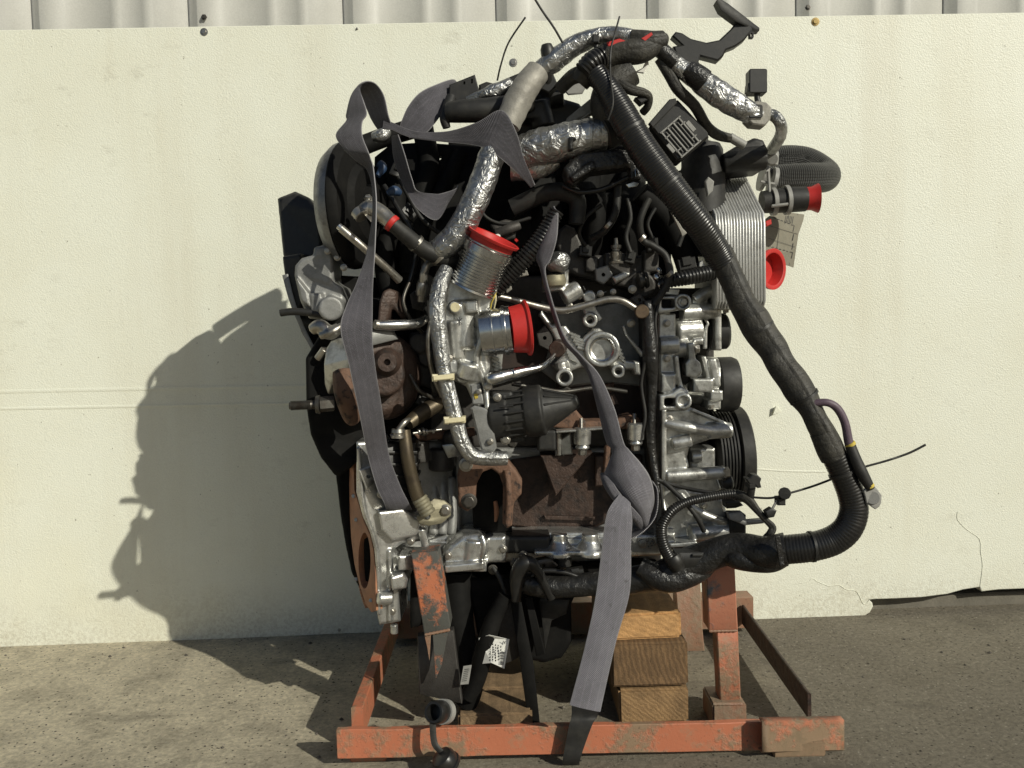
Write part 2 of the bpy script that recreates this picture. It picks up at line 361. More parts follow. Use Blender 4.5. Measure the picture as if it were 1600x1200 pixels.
def wood(name, tint, cen, sc, dis, con):
    k = N(name); wv = k.n('ShaderNodeTexWave', wave_type='RINGS', rings_direction='Y')
    wv.inputs['Scale'].default_value = sc; wv.inputs['Distortion'].default_value = dis; wv.inputs['Detail'].default_value = 4; wv.inputs['Detail Scale'].default_value = 2.2
    mp = k.mapv((1, 0.02, 1)); mp.node.inputs['Location'].default_value = (-cen[0], 0, -cen[1]); k.l(mp, wv.inputs['Vector'])
    c = k.mix(k.math('MULTIPLY', wv.outputs['Fac'], con), tint, tuple(x * 0.5 for x in tint))
    c = k.mix(k.ramp(k.noise(22, 7, 0.72), 0.40, 0.72), c, tuple(x * 0.42 for x in tint)); g = k.noise(420, 3)
    c = k.mix(0.6, c, k.mix(g, (0.35, 0.35, 0.35), (1.5, 1.5, 1.5)), 'MULTIPLY')
    return k.out(c, 0.8, 0, k.bump(k.math('ADD', g, k.math('MULTIPLY', wv.outputs['Fac'], 0.3)), 0.0016, 0.7))
M['wood_a'] = wood('pine_end_grain', (0.58, 0.325, 0.13), (0.02, -0.30), 30, 4, 0.35)
M['wood_b'] = wood('grey_brown_timber', (0.22, 0.13, 0.06), (0.45, 0.16), 34, 5, 0.75)  # tint lowered to stand in for shade on the middle block
M['wood_d'] = wood('shade_darkened_pine', (0.36, 0.22, 0.10), (0.02, -0.22), 44, 5, 0.4)  # tint lowered too, shade on the bottom block put into the colour
M['wood_c'] = wood('sawn_timber', (0.30, 0.20, 0.11), (-0.3, -0.4), 26, 8, 0.4)

# painted panel, cladding, concrete
k = N('cream_panel_skin')
g1 = k.noise(4.0, 5, 0.6); g2 = k.noise(330, 2, 0.5); streak = k.noise(7, 5, 0.6, k.mapv((1, 1, 0.09)))
c = k.mix(k.ramp(g1, 0.35, 0.7), (0.785, 0.795, 0.69), (0.75, 0.75, 0.63))
c = k.mix(k.math('MULTIPLY', k.ramp(streak, 0.50, 0.72), 0.30), c, (0.58, 0.53, 0.40))
sm = k.ramp(k.noise(13, 7, 0.78, k.mapv((1, 1, 1.8))), 0.56, 0.74); gate = k.ramp(k.noise(2.2, 3), 0.42, 0.60); sz = k.n('ShaderNodeSeparateXYZ'); k.l(k.src, sz.inputs[0])
c = k.mix(k.math('MULTIPLY', k.math('MULTIPLY', sm, gate), 0.5), c, (0.42, 0.40, 0.32))
c = k.mix(k.math('MULTIPLY', k.ramp(k.noise(95, 2), 0.735, 0.77), 0.75), c, (0.25, 0.23, 0.18))
c = k.mix(k.math('MULTIPLY', k.math('MULTIPLY', k.ramp(k.math('ADD', sz.outputs[2], k.math('MULTIPLY', k.noise(9, 6, 0.7), 0.22)), 0.24, 0.10), k.ramp(k.noise(130, 4, 0.7), 0.40, 0.62)), 0.5), c, (0.40, 0.36, 0.27))   # rain splash dirt along the foot
c = k.mix(k.math('MULTIPLY', k.ramp(k.noise(1.3, 3), 0.58, 0.72), 0.25), c, (0.80, 0.73, 0.47))
c = k.mix(0.18, c, k.mix(g2, (0.5, 0.5, 0.5), (1.4, 1.4, 1.4)), 'MULTIPLY')
M['panel'] = k.out(c, 0.5, 0, k.bump(g2, 0.0012, 0.8))
M['panel_core'] = worn('panel_core', (0.55, 0.52, 0.40), (0.40, 0.37, 0.28), 0, 0.85, 30)
M['cladding'] = worn('pale_grey_cladding', (0.53, 0.525, 0.49), (0.49, 0.485, 0.45), 0, 0.5, 9, 0.35, 0.75, 0.0001, 300, rvar=0.05)
M['screw'] = worn('rusted_screw', (0.33, 0.24, 0.09), (0.2, 0.12, 0.05), 0.5, 0.5, 120)

k = N('concrete_ground')
big = k.noise(1.6, 6, 0.62); mid = k.noise(11, 7, 0.7); fine = k.noise(95, 8, 0.8); grit = k.noise(420, 2)
sx = k.n('ShaderNodeSeparateXYZ'); k.l(k.src, sx.inputs[0])
left_pale = k.ramp(k.math('ADD', k.math('MULTIPLY', sx.outputs[0], -0.45), k.math('ADD', k.math('MULTIPLY', k.noise(2.3, 5, 0.6), 0.9), k.math('MULTIPLY', sx.outputs[1], 0.25))), 0.36, 0.80)   # paler towards the left, darker towards the right, broken up by noise
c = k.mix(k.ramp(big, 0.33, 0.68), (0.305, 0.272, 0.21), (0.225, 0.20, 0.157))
c = k.mix(left_pale, c, (0.69, 0.615, 0.46))
c = k.mix(k.math('MULTIPLY', k.ramp(mid, 0.45, 0.72), 0.6), c, (0.20, 0.175, 0.13))
c = k.mix(0.6, c, k.mix(k.ramp(fine, 0.28, 0.72), (0.22, 0.215, 0.20), (1.75, 1.75, 1.75)), 'MULTIPLY')
c = k.mix(k.ramp(k.noise(70, 3, 0.6), 0.66, 0.71), c, (0.085, 0.072, 0.05))
vo = k.n('ShaderNodeTexVoronoi', feature='F1'); vo.inputs['Scale'].default_value = 150; k.l(k.src, vo.inputs['Vector'])
vc = k.n('ShaderNodeSeparateXYZ'); k.l(vo.outputs['Color'], vc.inputs[0])
c = k.mix(k.math('MULTIPLY', k.ramp(vo.outputs['Distance'], 0.34, 0.22), k.ramp(vc.outputs[0], 0.86, 0.9)), c, (0.42, 0.385, 0.31)); c = k.mix(k.math('MULTIPLY', k.ramp(vo.outputs['Distance'], 0.36, 0.26), k.ramp(vc.outputs[1], 0.88, 0.92)), c, (0.07, 0.06, 0.045))
c = k.mix(k.ramp(k.noise(240, 2), 0.70, 0.75), c, (0.05, 0.042, 0.03)); c = k.mix(k.ramp(grit, 0.70, 0.77), c, (0.62, 0.57, 0.46)); c = k.mix(k.math('MULTIPLY', k.ramp(k.noise(3.1, 4, 0.6, k.mapv((1, 2.5, 1))), 0.6, 0.75), 0.7), c, (0.14, 0.125, 0.10))
nr = k.bump(fine, 0.012, 1.0); nr = k.bump(mid, 0.008, 0.5, nr)
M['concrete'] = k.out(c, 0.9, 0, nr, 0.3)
M['kerb'] = worn('kerb_concrete', (0.17, 0.155, 0.125), (0.11, 0.10, 0.08), 0, 0.9, 14, 0.4, 0.7, 0.002, 200)
M['grit'] = worn('dark_grit', (0.07, 0.062, 0.05), (0.2, 0.18, 0.15), 0, 0.9, 30)

# ---------------------------------------------------------------- the setting
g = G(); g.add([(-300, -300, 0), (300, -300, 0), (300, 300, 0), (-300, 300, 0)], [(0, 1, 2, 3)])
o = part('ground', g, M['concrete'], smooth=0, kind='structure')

# raised concrete kerb that the wall stands on
zt = PW(1500, 926, 0.03).z
def wy(x, off): return WY + WS * x + off
g = G(); V = []
for x in (-6, 6):
    V += [(x, wy(x, 0.016), -0.1), (x, wy(x, 0.019), zt - 0.004), (x, wy(x, 0.024), zt), (x, wy(x, 0.6), zt), (x, wy(x, 0.6), -0.1)]
g.add(V, [(i, (i + 1) % 5, 5 + (i + 1) % 5, 5 + i) for i in range(5)]); part('wall_kerb', g, M['kerb'], smooth=0, kind='structure')

# metal clad wall behind the panel: one sheet per lap, each a part
wall = thing('clad_wall', 'pale grey ribbed metal clad wall rising behind the cream panel', 'wall', (0, wy(0, 0.12), zt))
xs = lambda px: PW(px, 30, 0.09).x
per = xs(1012) - xs(776); x0 = xs(54)
def sheet(i):
    X = x0 + i * per; u = per / 237.0
    pr = [(-5, 0.024), (-2, 0.024), (12, 0.007), (13, 0.0065), (40, 0.007), (52, 0.024), (112, 0.024), (117, 0.020), (127, 0.020), (132, 0.024), (160, 0.024), (165, 0.020), (175, 0.020), (180, 0.024), (236, 0.026)]
    g = G(); V = []
    for z in (zt + 0.001, 3.2):
        for a, b in pr: x = X + a * u; V.append((x, wy(x, 0.07 + b), z))
    n = len(pr); F = [(k, k + 1, n + k + 1, n + k) for k in range(n - 1)]
    g.add(V, F); o = part('wall_sheet', g, M['cladding'], wall, smooth=25); q = o.modifiers.new('t', 'SOLIDIFY'); q.thickness = 0.0012
for i in range(-5, 13): sheet(i)
for px, py in ((319, 27), (1262, 12)):
    A = PW(px, py, 0.07); g = G(); n = Vector((0, -1, 0)); g.lathew(A, A + n * 0.006, [(0, 0.007), (0.3, 0.007), (0.35, 0.0045), (1, 0.004)], 6); part('screw', g, M['steel_dark'], wall)

# cream insulated panel leaning on the wall, its lower right corner broken off
T = 0.035
top = [(-700, 58), (0, 47), (800, 33), (1600, 19.5), (2400, 6)]
bot = [(2400, 900), (1600, 919.5), (1560, 921), (1534, 924), (1531, 917), (1505, 921), (1480, 928), (1440, 933), (1400, 935), (1368, 936), (1358, 937), (1363, 942), (1364, 948), (1359, 957), (1351, 962), (1300, 964.5), (1240, 967), (1165, 969), (900, 979), (540, 990), (0, 1014), (-700, 1040)]
g = G(); g.plate(top + bot, 0, T, 1.0, PF=lambda x, y, d: PW(x, y, d - 0.022), nrm=Vector((0, T, 0)))
panel = part('insulated_panel', g, M['panel'], smooth=0)
tag(panel, 'cream insulated wall panel with scuffs and a broken lower right corner behind the engine', 'panel')
for px, py, r in ((319, 50, 4.6), (1274, 34, 5), (802, 98, 5), (558, 45, 1.5), (1274, 966, 1.6), (530, 984, 2.2)):
    A = PW(px, py, -0.022); g = G(); n = Vector((0, -1, 0)); rr = r * 1.96 / 1300
    g.lathew(A + n * -0.001, A + n * 0.004, [(0, rr * 1.25), (0.45, rr * 1.25), (0.5, rr * 0.8), (1, rr * 0.7)], 14 if r > 3 else 8); part('screw', g, M['screw'] if px > 1000 else M['steel'], panel)
# pressed ridges across the skin, a crack and a dent flap
def wline(pts, w_, h, mat, name, sub=4):
    q = crom(pts, sub); V = []; F = []; n = Vector((0, -1, 0))
    for i, (x, y) in enumerate(q):
        A = PW(x, y - w_ / 2, -0.0225); B = PW(x, y + w_ / 2, -0.0225); c_ = (A + B) / 2
        V += [A, c_ + n * h, B, c_ - n * 0.004]
    for i in range(len(q) - 1):
        a = i * 4; b = a + 4; F += [(a, a + 1, b + 1, b), (a + 1, a + 2, b + 2, b + 1), (a + 2, a + 3, b + 3, b + 2), (a + 3, a, b, b + 3)]
    g = G(); g.add(V, F); part(name, g, mat, panel, smooth=80)
wline([(-700, 629), (0, 612), (300, 606), (520, 602), (900, 592), (1130, 588)], 6, 0.0013, M['panel'], 'pressed_ridge')
wline([(-700, 652), (0, 638.5), (300, 633), (520, 629), (900, 620), (1130, 616)], 5, 0.0016, M['panel'], 'pressed_ridge')
wline([(1155, 734), (1180, 733), (1230, 736), (1290, 737)], 3, 0.001, M['panel'], 'pressed_ridge')
wline([(1250, 911), (1262, 909), (1270, 904), (1276, 908), (1290, 914), (1298, 916), (1310, 914), (1322, 921), (1336, 923), (1342, 930), (1347, 941), (1352, 944), (1358, 937)], 1.1, 0.0007, M['panel'], 'crack')
wline([(1496, 800), (1496, 812), (1510, 827), (1530, 842), (1532, 862), (1535, 885), (1531, 917)], 0.9, 0.0006, M['panel'], 'crack', 3)
g = G(); A, B, D_ = PW(1209, 637, -0.0225), PW(1221, 643, -0.0225), PW(1208, 648, -0.03); E = PW(1213, 634, -0.034)
g.add([A, B, D_, E], [(0, 1, 3), (0, 3, 2), (1, 2, 3), (0, 2, 1)]); part('torn_flap', g, M['panel'], panel, smooth=0)

# grit on the concrete
g = G()
for i in range(420):
    x, y = random.uniform(-1.5, 1.6), random.uniform(-0.45, 0.6); r = random.choice((0.0012, 0.0016, 0.002, 0.0026, 0.0045)) * random.uniform(0.7, 1.2)
    c = Vector((x, y, r * 0.3)); V = [c + Vector((random.uniform(0.7, 1.3) * r * a, random.uniform(0.7, 1.3) * r * b, random.uniform(0.5, 0.9) * r * e)) for a, b, e in ((1, 0, 0), (0, 1, 0), (-1, 0, 0), (0, -1, 0), (0, 0, 1), (0, 0, -1))]
    g.add(V, [(0, 1, 4), (1, 2, 4), (2, 3, 4), (3, 0, 4), (1, 0, 5), (2, 1, 5), (3, 2, 5), (0, 3, 5)])
o = part('grit', g, M['grit'], smooth=0, kind='stuff'); o['label'] = 'scattered dark grit and crumbs on the concrete'

# ---------------------------------------------------------------- steel stand
stand = thing('engine_stand', 'worn orange steel engine stand with upright posts under the engine', 'engine stand', (0.05, 0.25, 0))
# front rail: channel with an open underside
A0, A1 = P(525, 1141, 0.0), P(1316, 1126, 0.03)
hgt = A0.z - P(525, 1186, 0.0).z
g = G(); ax = (A1 - A0).normalized(); n = Vector((-ax.y, ax.x, 0)).normalized(); t = 0.004; wd = 0.012
sec = [(0, 0), (wd, 0), (wd, -hgt), (wd - t, -hgt), (wd - t, -t), (t, -t), (t, -hgt), (0, -hgt)]
N_ = 40; V = []
for i in range(N_ + 1):
    c_ = A0.lerp(A1, i / N_)
    for a, b in sec:
        jit = 0.0012 * noise.noise(Vector((i * 0.35, a * 40, b * 40)))
        V.append(c_ + n * (a + jit) + Vector((0, 0, b + jit)))
F = [(i * 8 + k, i * 8 + (k + 1) % 8, (i + 1) * 8 + (k + 1) % 8, (i + 1) * 8 + k) for i in range(N_) for k in range(8)] + [tuple(range(8))[::-1], tuple(N_ * 8 + k for k in range(8))]
g.add(V, F); fr = part('front_rail', g, M['orange'], stand, smooth=30)
q = fr.modifiers.new('b', 'BEVEL'); q.width = 0.0012; q.segments = 2; q.limit_method = 'ANGLE'
# worn end sleeve on the right end of the rail, its lower lip bent open
S0, S1 = P(1190, 1128.5, 0.0), P(1318, 1126, 0.03); S0 = S0 - n * 0.0015 + Vector((0, 0, 0.0012)); S1 = S1 - n * 0.0015 + Vector((0, 0, 0.0012)); g = G(); V = []
for i in range(13):
    c_ = S0.lerp(S1, i / 12); lip = 0.004 * math.sin(i * 0.55) + (0.006 if i > 9 else 0)
    V += [c_ + n * 0.014, c_, c_ + Vector((0, 0, -hgt - 0.001)), c_ + n * 0.004 + Vector((0, 0, -hgt - 0.004)), c_ + n * (0.02 + lip) + Vector((0, 0, -hgt - 0.006 + lip))]
F = [(i * 5 + k, i * 5 + k + 1, i * 5 + 6 + k, i * 5 + 5 + k) for i in range(12) for k in range(4)]
g.add(V, F); o = part('rail_sleeve', g, M['tan_paint'], fr, smooth=30); q = o.modifiers.new('t', 'SOLIDIFY'); q.thickness = 0.0025; q.offset = 0
def foot(px, py, w_, y):
    c_ = P(px, py, y); g = G(); g.boxw((c_.x - w_, y, 0.0), (c_.x + w_, y + 0.07, A0.z - hgt + 0.002)); part('foot', g, M['tan_paint'], stand)
foot(1250, 1188, 0.042, 0.012); foot(575, 1188, 0.03, 0.03)
zr = A0.z - hgt + 0.006
def rail(name, a, b, w_, h, mat):
    g = G(); g.beamw(a, b, w_, h); return part(name, g, mat, stand)
RL = P(530, 1003, 0.575); RR = P(1172, 960, 0.575)
rail('rear_rail', Vector((P(612, 1000, 0.57).x, 0.57, 0.05)), Vector((P(1172, 960, 0.585).x, 0.585, 0.05)), 0.05, 0.072, M['brown_paint'])
a = P(560, 1140, 0.06); b = P(617, 1010, 0.54); rail('side_rail', Vector((a.x, 0.055, zr + 0.028)), Vector((b.x, 0.545, zr + 0.028)), 0.020, 0.052, M['orange'])
a = P(1275, 1128, 0.06); b = P(1162, 965, 0.55); rail('side_rail', Vector((a.x, 0.09, zr + 0.020)), Vector((b.x, 0.555, zr + 0.020)), 0.006, 0.045, M['rust_dark'])  # darker material stands in for shade on this rail's inner face
# posts
def post(name, pts, d, th, mat, c=1.5):
    g = G(); g.plate(pts, d, th, c); return part(name, g, mat, stand)
pl = post('post', [(642, 866), (684, 861), (704, 978), (700, 988), (683, 992), (663, 993)], 0.045, 0.042, M['orange_worn'])
g = G(); g.plate([(663, 993), (673, 991), (671, 1032), (667, 1010)], 0.046, 0.004, 0.4); part('torn_edge', g, M['brown_paint'], pl, smooth=20)
g = G(); g.plate([(676, 992), (700, 987), (690, 1040), (681, 1060)], 0.046, 0.005, 0.4); part('torn_edge', g, M['orange_worn'], pl, smooth=20)
post('post_foot', [(652, 995), (708, 985), (722, 1100), (655, 1085)], 0.075, 0.02, M['iron'])  # dark iron tone stands in for shade on the lower post
pr_ = post('post', [(1103, 866), (1147, 862), (1153, 984), (1108, 985)], 0.125, 0.045, M['orange_blue'])
post('post', [(1120, 985), (1153, 984), (1158, 1100), (1126, 1101)], 0.13, 0.035, M['orange'])
A = P(1113, 1100, 0.115); B = P(1166, 1100, 0.115); g = G(); g.boxw((A.x, 0.112, 0.0), (B.x, 0.19, A.z), 0.003); part('foot_plate', g, M['brown_paint'], stand)
post('post', [(1054, 905), (1094, 903), (1098, 985), (1106, 1066), (1094, 1066), (1062, 1000)], 0.47, 0.04, M['brown_paint'])

def weld(a, b, r_):
    A, B = P(*a), P(*b); g = G(); W = [A.lerp(B, i / 14) for i in range(15)]; g.sweep(W, [r_ * (0.75 + 0.35 * (i % 2)) for i in range(15)], 8); part('weld_bead', g, M['brown_paint'], stand)
weld((1108, 986, 0.128), (1152, 985, 0.128), 0.0028); weld((1114, 1100, 0.115), (1160, 1100, 0.115), 0.003); weld((664, 992, 0.044), (703, 984, 0.044), 0.0026); weld((556, 1140, 0.016), (580, 1139.5, 0.017), 0.003); weld((1262, 1127, 0.04), (1284, 1126.5, 0.04), 0.003)

# ---------------------------------------------------------------- timber
def block(x0, y0, x1, y1, d0, d1, mat, label, tilt=0.0, low=False):
    A = P(x0, y1, d0); A.z = 0.0 if low else A.z; B = P(x1, y0, d0); g = G(); c = 0.004
    g.boxw((A.x, d0, A.z), (B.x, d1, B.z), c)
    for i, v in enumerate(g.v): g.v[i] = (v[0] + 0.0015 * noise.noise(Vector(v) * 60), v[1] + 0.003 * noise.noise(Vector(v) * 25) + tilt * (v[0] - A.x), v[2] + 0.0007 * noise.noise(Vector(v) * 40))
    return tag(part('wood_block', g, mat, smooth=45), label, 'wood block', 'timber blocks under the engine')
block(968, 1075.5, 1076, 1137, 0.14, 0.5, M['wood_d'], 'bottom timber block of the stack beside the right post', low=True)
block(956, 1002.5, 1075, 1074.5, 0.14, 0.5, M['wood_b'], 'dark grained middle timber block of the stack beside the right post')
block(950, 958, 1066, 1001.5, 0.15, 0.46, M['wood_a'], 'golden lit top timber plank of the stack beside the right post', 0.05)
block(744, 1072, 832, 1123, 0.22, 0.42, M['wood_c'], 'dusty sawn timber block in shade beneath the oil pan', low=True)
block(716, 1114, 832, 1137, 0.10, 0.2, M['wood_c'], 'low timber offcut on the ground just behind the front rail', low=True)

# ---------------------------------------------------------------- the engine
eng = thing('diesel_engine', 'dirty diesel engine with turbocharger, foil wrapped pipes and loose wiring harness', 'engine', (0.0, 0.3, 0.30))
P0 = P
def P(px, py, d):                  # the flywheel end of the engine stands a little nearer than its front end
    t = min(max((730 - px) / 240, 0), 1) * min(max((py - 190) / 160, 0), 1); return P0(px, py, d - 0.085 * t * t * (3 - 2 * t))
bolt_mesh = {}
def bolt(px, py, d, r, parent, mat='steel', to=None, name='bolt', wash=True):
    A = P(px, py, d); n = Vector((0, -1, 0)) if to is None else (P(*to) - A).normalized()
    if (mat, wash) not in bolt_mesh:
        g = G(); Z = Vector((0, 0, 1))
        if wash: g.lathew(Vector((0, 0, -0.2)), Vector((0, 0, 0.22)), [(0, 1.32), (0.85, 1.32), (1, 1.15)], 20)
        g.lathew(Vector((0, 0, 0.2)), Vector((0, 0, 0.95)), [(0, 1.0), (0.85, 1.0), (1, 0.84)], 6)
        g.lathew(Vector((0, 0, 0.9)), Vector((0, 0, 0.97)), [(0, 0.72), (1, 0.66)], 16)
        bolt_mesh[(mat, wash)] = mesh_of('bolt', g, M[mat])
    o = bpy.data.objects.new(name, bolt_mesh[(mat, wash)]); C.objects.link(o); rr = m(r, d)
    o.parent = parent; T = parent.location if parent.parent is None else Vector((0, 0, 0))
    o.location = A - T; o.rotation_euler = n.to_track_quat('Z', 'Y').to_euler(); o.scale = (rr, rr, rr); return o
def boss(g, x, y, d0, d1, r, rb): g.lathe((x, y, d0), (x, y, d1), [(0.6, 0.1), (0.55, rb), (0, rb), (0, r * 0.96), (0.04, r), (1, r), (1, 0.1)], 28)
def E(name, g, mat, parent=None, **k): return part(name, g, M[mat], parent or eng, **k)
def T1(name, pts, mat, parent=None, n=12, sub=6, label=None, **k):
    g = G(); g.tube(pts, n=n, sub=sub, **k); return E(name, g, mat, parent, smooth=60, label=label)
def cablew(name, pts, r, mat='rubber', parent=None, n=8): return T1(name, [(*p, r) for p in pts], mat, parent, n)

# ---- inner masses ------------------------------------------------------
g = G(); g.box(640, 700, 1034, 880, 0.235, 0.47, 4); g.box(620, 690, 700, 860, 0.18, 0.40, 4)
for x in (700, 712): g.box(x, 705, x + 7, 845, 0.185, 0.25, 2)
block_ = E('cylinder_block', g, 'alu_dull', remesh=0.003)
g = G(); g.box(650, 480, 1036, 700, 0.24, 0.50, 4); g.box(690, 430, 1034, 490, 0.24, 0.46, 4)
for x in (700, 780, 860, 940): g.cyl((x + 20, 650, 0.26), (x + 20, 650, 0.235), 26)
E('cylinder_head', g, 'iron', remesh=0.003)
g = G(); g.box(655, 300, 1050, 430, 0.27, 0.46, 4); g.box(700, 215, 1010, 300, 0.30, 0.46, 4)
for i, x in enumerate((700, 770, 840, 910, 980)): g.tube([(x, 420, 0.27, 24), (x, 350, 0.24, 24), (x + 6, 290, 0.28, 22), (x + 10, 240, 0.34, 18)])
E('intake_manifold', g, 'shade_black', remesh=0.003)
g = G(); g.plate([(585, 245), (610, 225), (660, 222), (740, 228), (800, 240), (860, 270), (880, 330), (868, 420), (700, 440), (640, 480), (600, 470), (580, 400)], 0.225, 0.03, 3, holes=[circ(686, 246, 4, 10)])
E('acoustic_cover', g, 'shade_black')
g = G(); g.plate([(484, 480), (530, 430), (700, 440), (700, 700), (500, 700), (486, 600)], 0.235, 0.16, 4); E('rear_shadow_filler', g, 'shade_black')  # added black mass, widened to complete the engine's shadow on the panel
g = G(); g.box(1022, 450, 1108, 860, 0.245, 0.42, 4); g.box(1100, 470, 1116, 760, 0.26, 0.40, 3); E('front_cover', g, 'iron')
g = G(); g.plate([(734, 728), (800, 722), (800, 832), (740, 832)], 0.15, 0.03, 3); E('port_shade', g, 'shade_black')  # black plate standing in for the darkness inside the exhaust opening
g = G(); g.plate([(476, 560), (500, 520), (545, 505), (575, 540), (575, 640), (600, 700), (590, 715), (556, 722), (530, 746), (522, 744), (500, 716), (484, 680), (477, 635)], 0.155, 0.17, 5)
g.plate([(520, 700), (600, 690), (620, 700), (610, 900), (560, 920), (548, 896), (538, 850), (530, 800), (524, 748)], 0.25, 0.12, 5); E('bell_cover', g, 'shade_black', remesh=0.003)
g = G(); g.plate([(498, 520), (520, 495), (560, 470), (600, 462), (650, 480), (650, 560), (560, 560), (510, 560)], 0.165, 0.10, 4); E('shadow_filler', g, 'shade_black')  # added black mass that closes a gap in the panel shadow

# ---- flywheel and bell housing -----------------------------------------
# flywheel: the rear half shows past the back plate, the rest sits inside the housing
A = P(568, 812, 0.19); t = Vector((0.94, 0.33, 0)).normalized(); rr0 = t.cross(Vector((0, 0, 1))); rr0 = rr0 if rr0.y > 0 else -rr0; zz = Vector((0, 0, 1)); r0 = 0.152; g = G(); V = []; NT = 56
for o_ in (0.0, 0.016):
    V.append(A + t * o_)
    for i in range(NT + 1): a = math.pi * i / NT; V.append(A + t * o_ + rr0 * (math.sin(a) * r0) + zz * (math.cos(a) * r0))
h = NT + 2; F = [(0, i + 1, i + 2) for i in range(NT)] + [(h, h + i + 2, h + i + 1) for i in range(NT)] + [(i + 1, h + i + 1, h + i + 2, i + 2) for i in range(NT)] + [(0, 1, h + 1, h), (0, h, 2 * h - 1, h - 1)]
g.add(V, F); fw = E('flywheel', g, 'shade_black')
for nm, mt, i0, i1 in (('ring_gear', 'steel_dark', 0, 42), ('ring_gear', 'copper_plate', 42, NT)):  # brown lower teeth stand in for lit metal, dark upper ones for shade
    g = G()
    for i in range(i0, i1):
        a = math.pi * (i + 0.5) / NT; rd = rr0 * math.sin(a) + zz * math.cos(a); c = A + rd * (r0 + 0.001); g.beamw(c - t * 0.002, c + t * 0.016, 0.0045, 0.008, rd, 0.0006)
    E(nm, g, mt, fw, kind='stuff', smooth=0)
df = lambda x, y: 0.10 + (590 - x) * 0.0032
g = G(); g.plate([(549, 700), (556, 690), (552, 730), (553, 765), (561, 792), (568, 815), (577, 835), (583, 860), (586, 900), (587, 954), (580, 957), (571, 945), (561, 915), (553, 880), (548, 840), (546, 800), (545, 760), (546, 725)],
                 0, 0, 1.0, holes=[circ(569.5, 876, 9.5, 24, 44)], dfn=df, nrm=Vector((0.010, 0.010, 0)))
bp = E('back_plate', g, 'copper_plate', smooth=30)
for x, y in ((552, 775), (556, 812), (556, 905), (579, 938)):
    g = G(); g.cyl((x, y, df(x, y) - 0.006), (x + 3, y, df(x, y) + 0.01), 3, 10); E('dowel', g, 'steel', bp)
g = G()
g.plate([(556, 690), (590, 688), (612, 720), (640, 770), (655, 800), (668, 820), (662, 846), (628, 850), (612, 862), (628, 872), (652, 868), (652, 880), (622, 888), (637, 900), (634, 916), (626, 924), (626, 972), (592, 978), (588, 955), (587, 900), (584, 858), (577, 832), (566, 808), (556, 770)], 0.115, 0.10, 4)
g.cyl((590, 935, 0.105), (612, 934, 0.105), 10); g.cyl((616, 990, 0.13), (616, 975, 0.13), 6)
g.box(622, 868, 652, 892, 0.09, 0.15, 3); g.plate([(610, 902), (630, 896), (638, 906), (634, 920), (612, 924)], 0.085, 0.05, 3)
g.tube([(560, 700, 0.115, 3), (568, 790, 0.114, 3), (584, 840, 0.114, 3), (590, 880, 0.114, 3), (592, 960, 0.114, 3)]); g.plate([(590, 800), (630, 795), (660, 812), (650, 838), (612, 846), (596, 830)], 0.098, 0.03, 3); g.box(606, 860, 612, 972, 0.108, 0.13, 1)
g.tube([(658, 826, 0.105, 7), (664, 850, 0.105, 6), (668, 880, 0.11, 7)])
bell = E('bell_housing', g, 'alu_bright', remesh=0.0016, it=2)
for x, y in ((612, 735), (596, 772), (630, 905), (612, 955)): bolt(x, y, 0.112, 5, bell)
g = G(); g.box(604, 693, 650, 800, 0.10, 0.14, 2)
for y in (705, 724, 742, 760, 778): g.box(600, y, 652, y + 5, 0.095, 0.15, 1)
E('starter_motor', g, 'black')

# ---- lower block ladder -------------------------------------------------
g = G(); g.plate([(668, 845), (700, 835), (760, 838), (830, 832), (940, 832), (1034, 836), (1034, 868), (960, 872), (900, 870), (800, 876), (700, 892), (676, 886)], 0.165, 0.05, 3)
g.plate([(694, 893), (742, 884), (760, 868), (762, 848), (748, 834), (722, 838), (706, 850), (690, 870)], 0.105, 0.09, 5)
g.cyl((742, 842, 0.115), (736, 886, 0.115), 17); g.cyl((712, 850, 0.115), (706, 880, 0.115), 10); g.tube([(752, 836, 0.105, 4), (757, 855, 0.1, 4), (750, 882, 0.105, 4)]); g.plate([(694, 884), (756, 878), (757, 890), (696, 896)], 0.09, 0.04, 1.5)
for x, y in ((874, 845), (922, 845)):
    g.lathe((x, y - 12, 0.145), (x, y + 22, 0.145), [(0, 13), (0.35, 14), (0.55, 19), (0.8, 26), (1, 26)])
g.box(690, 884, 760, 894, 0.10, 0.16, 2); g.box(835, 861, 955, 869, 0.12, 0.2, 2); g.box(700, 840, 830, 846, 0.15, 0.2, 2)
g.box(758, 838, 790, 880, 0.13, 0.2, 4)
E('crankcase_ladder', g, 'alu_bright', remesh=0.0018, it=2)
g = G(); g.box(772, 838, 860, 866, 0.135, 0.19, 4); E('sump_heat_shield', g, 'black', remesh=0.0025)
for x, y, d in ((818, 868, 0.13), (805, 880, 0.13), (770, 890, 0.13)): bolt(x, y, d, 6, eng, 'steel_dark')
g = G(); g.cyl((880, 868, 0.15), (880, 884, 0.15), 14); E('mount_stud', g, 'black'); bolt(880, 884, 0.15, 6, eng, 'steel', to=(880, 900, 0.15))
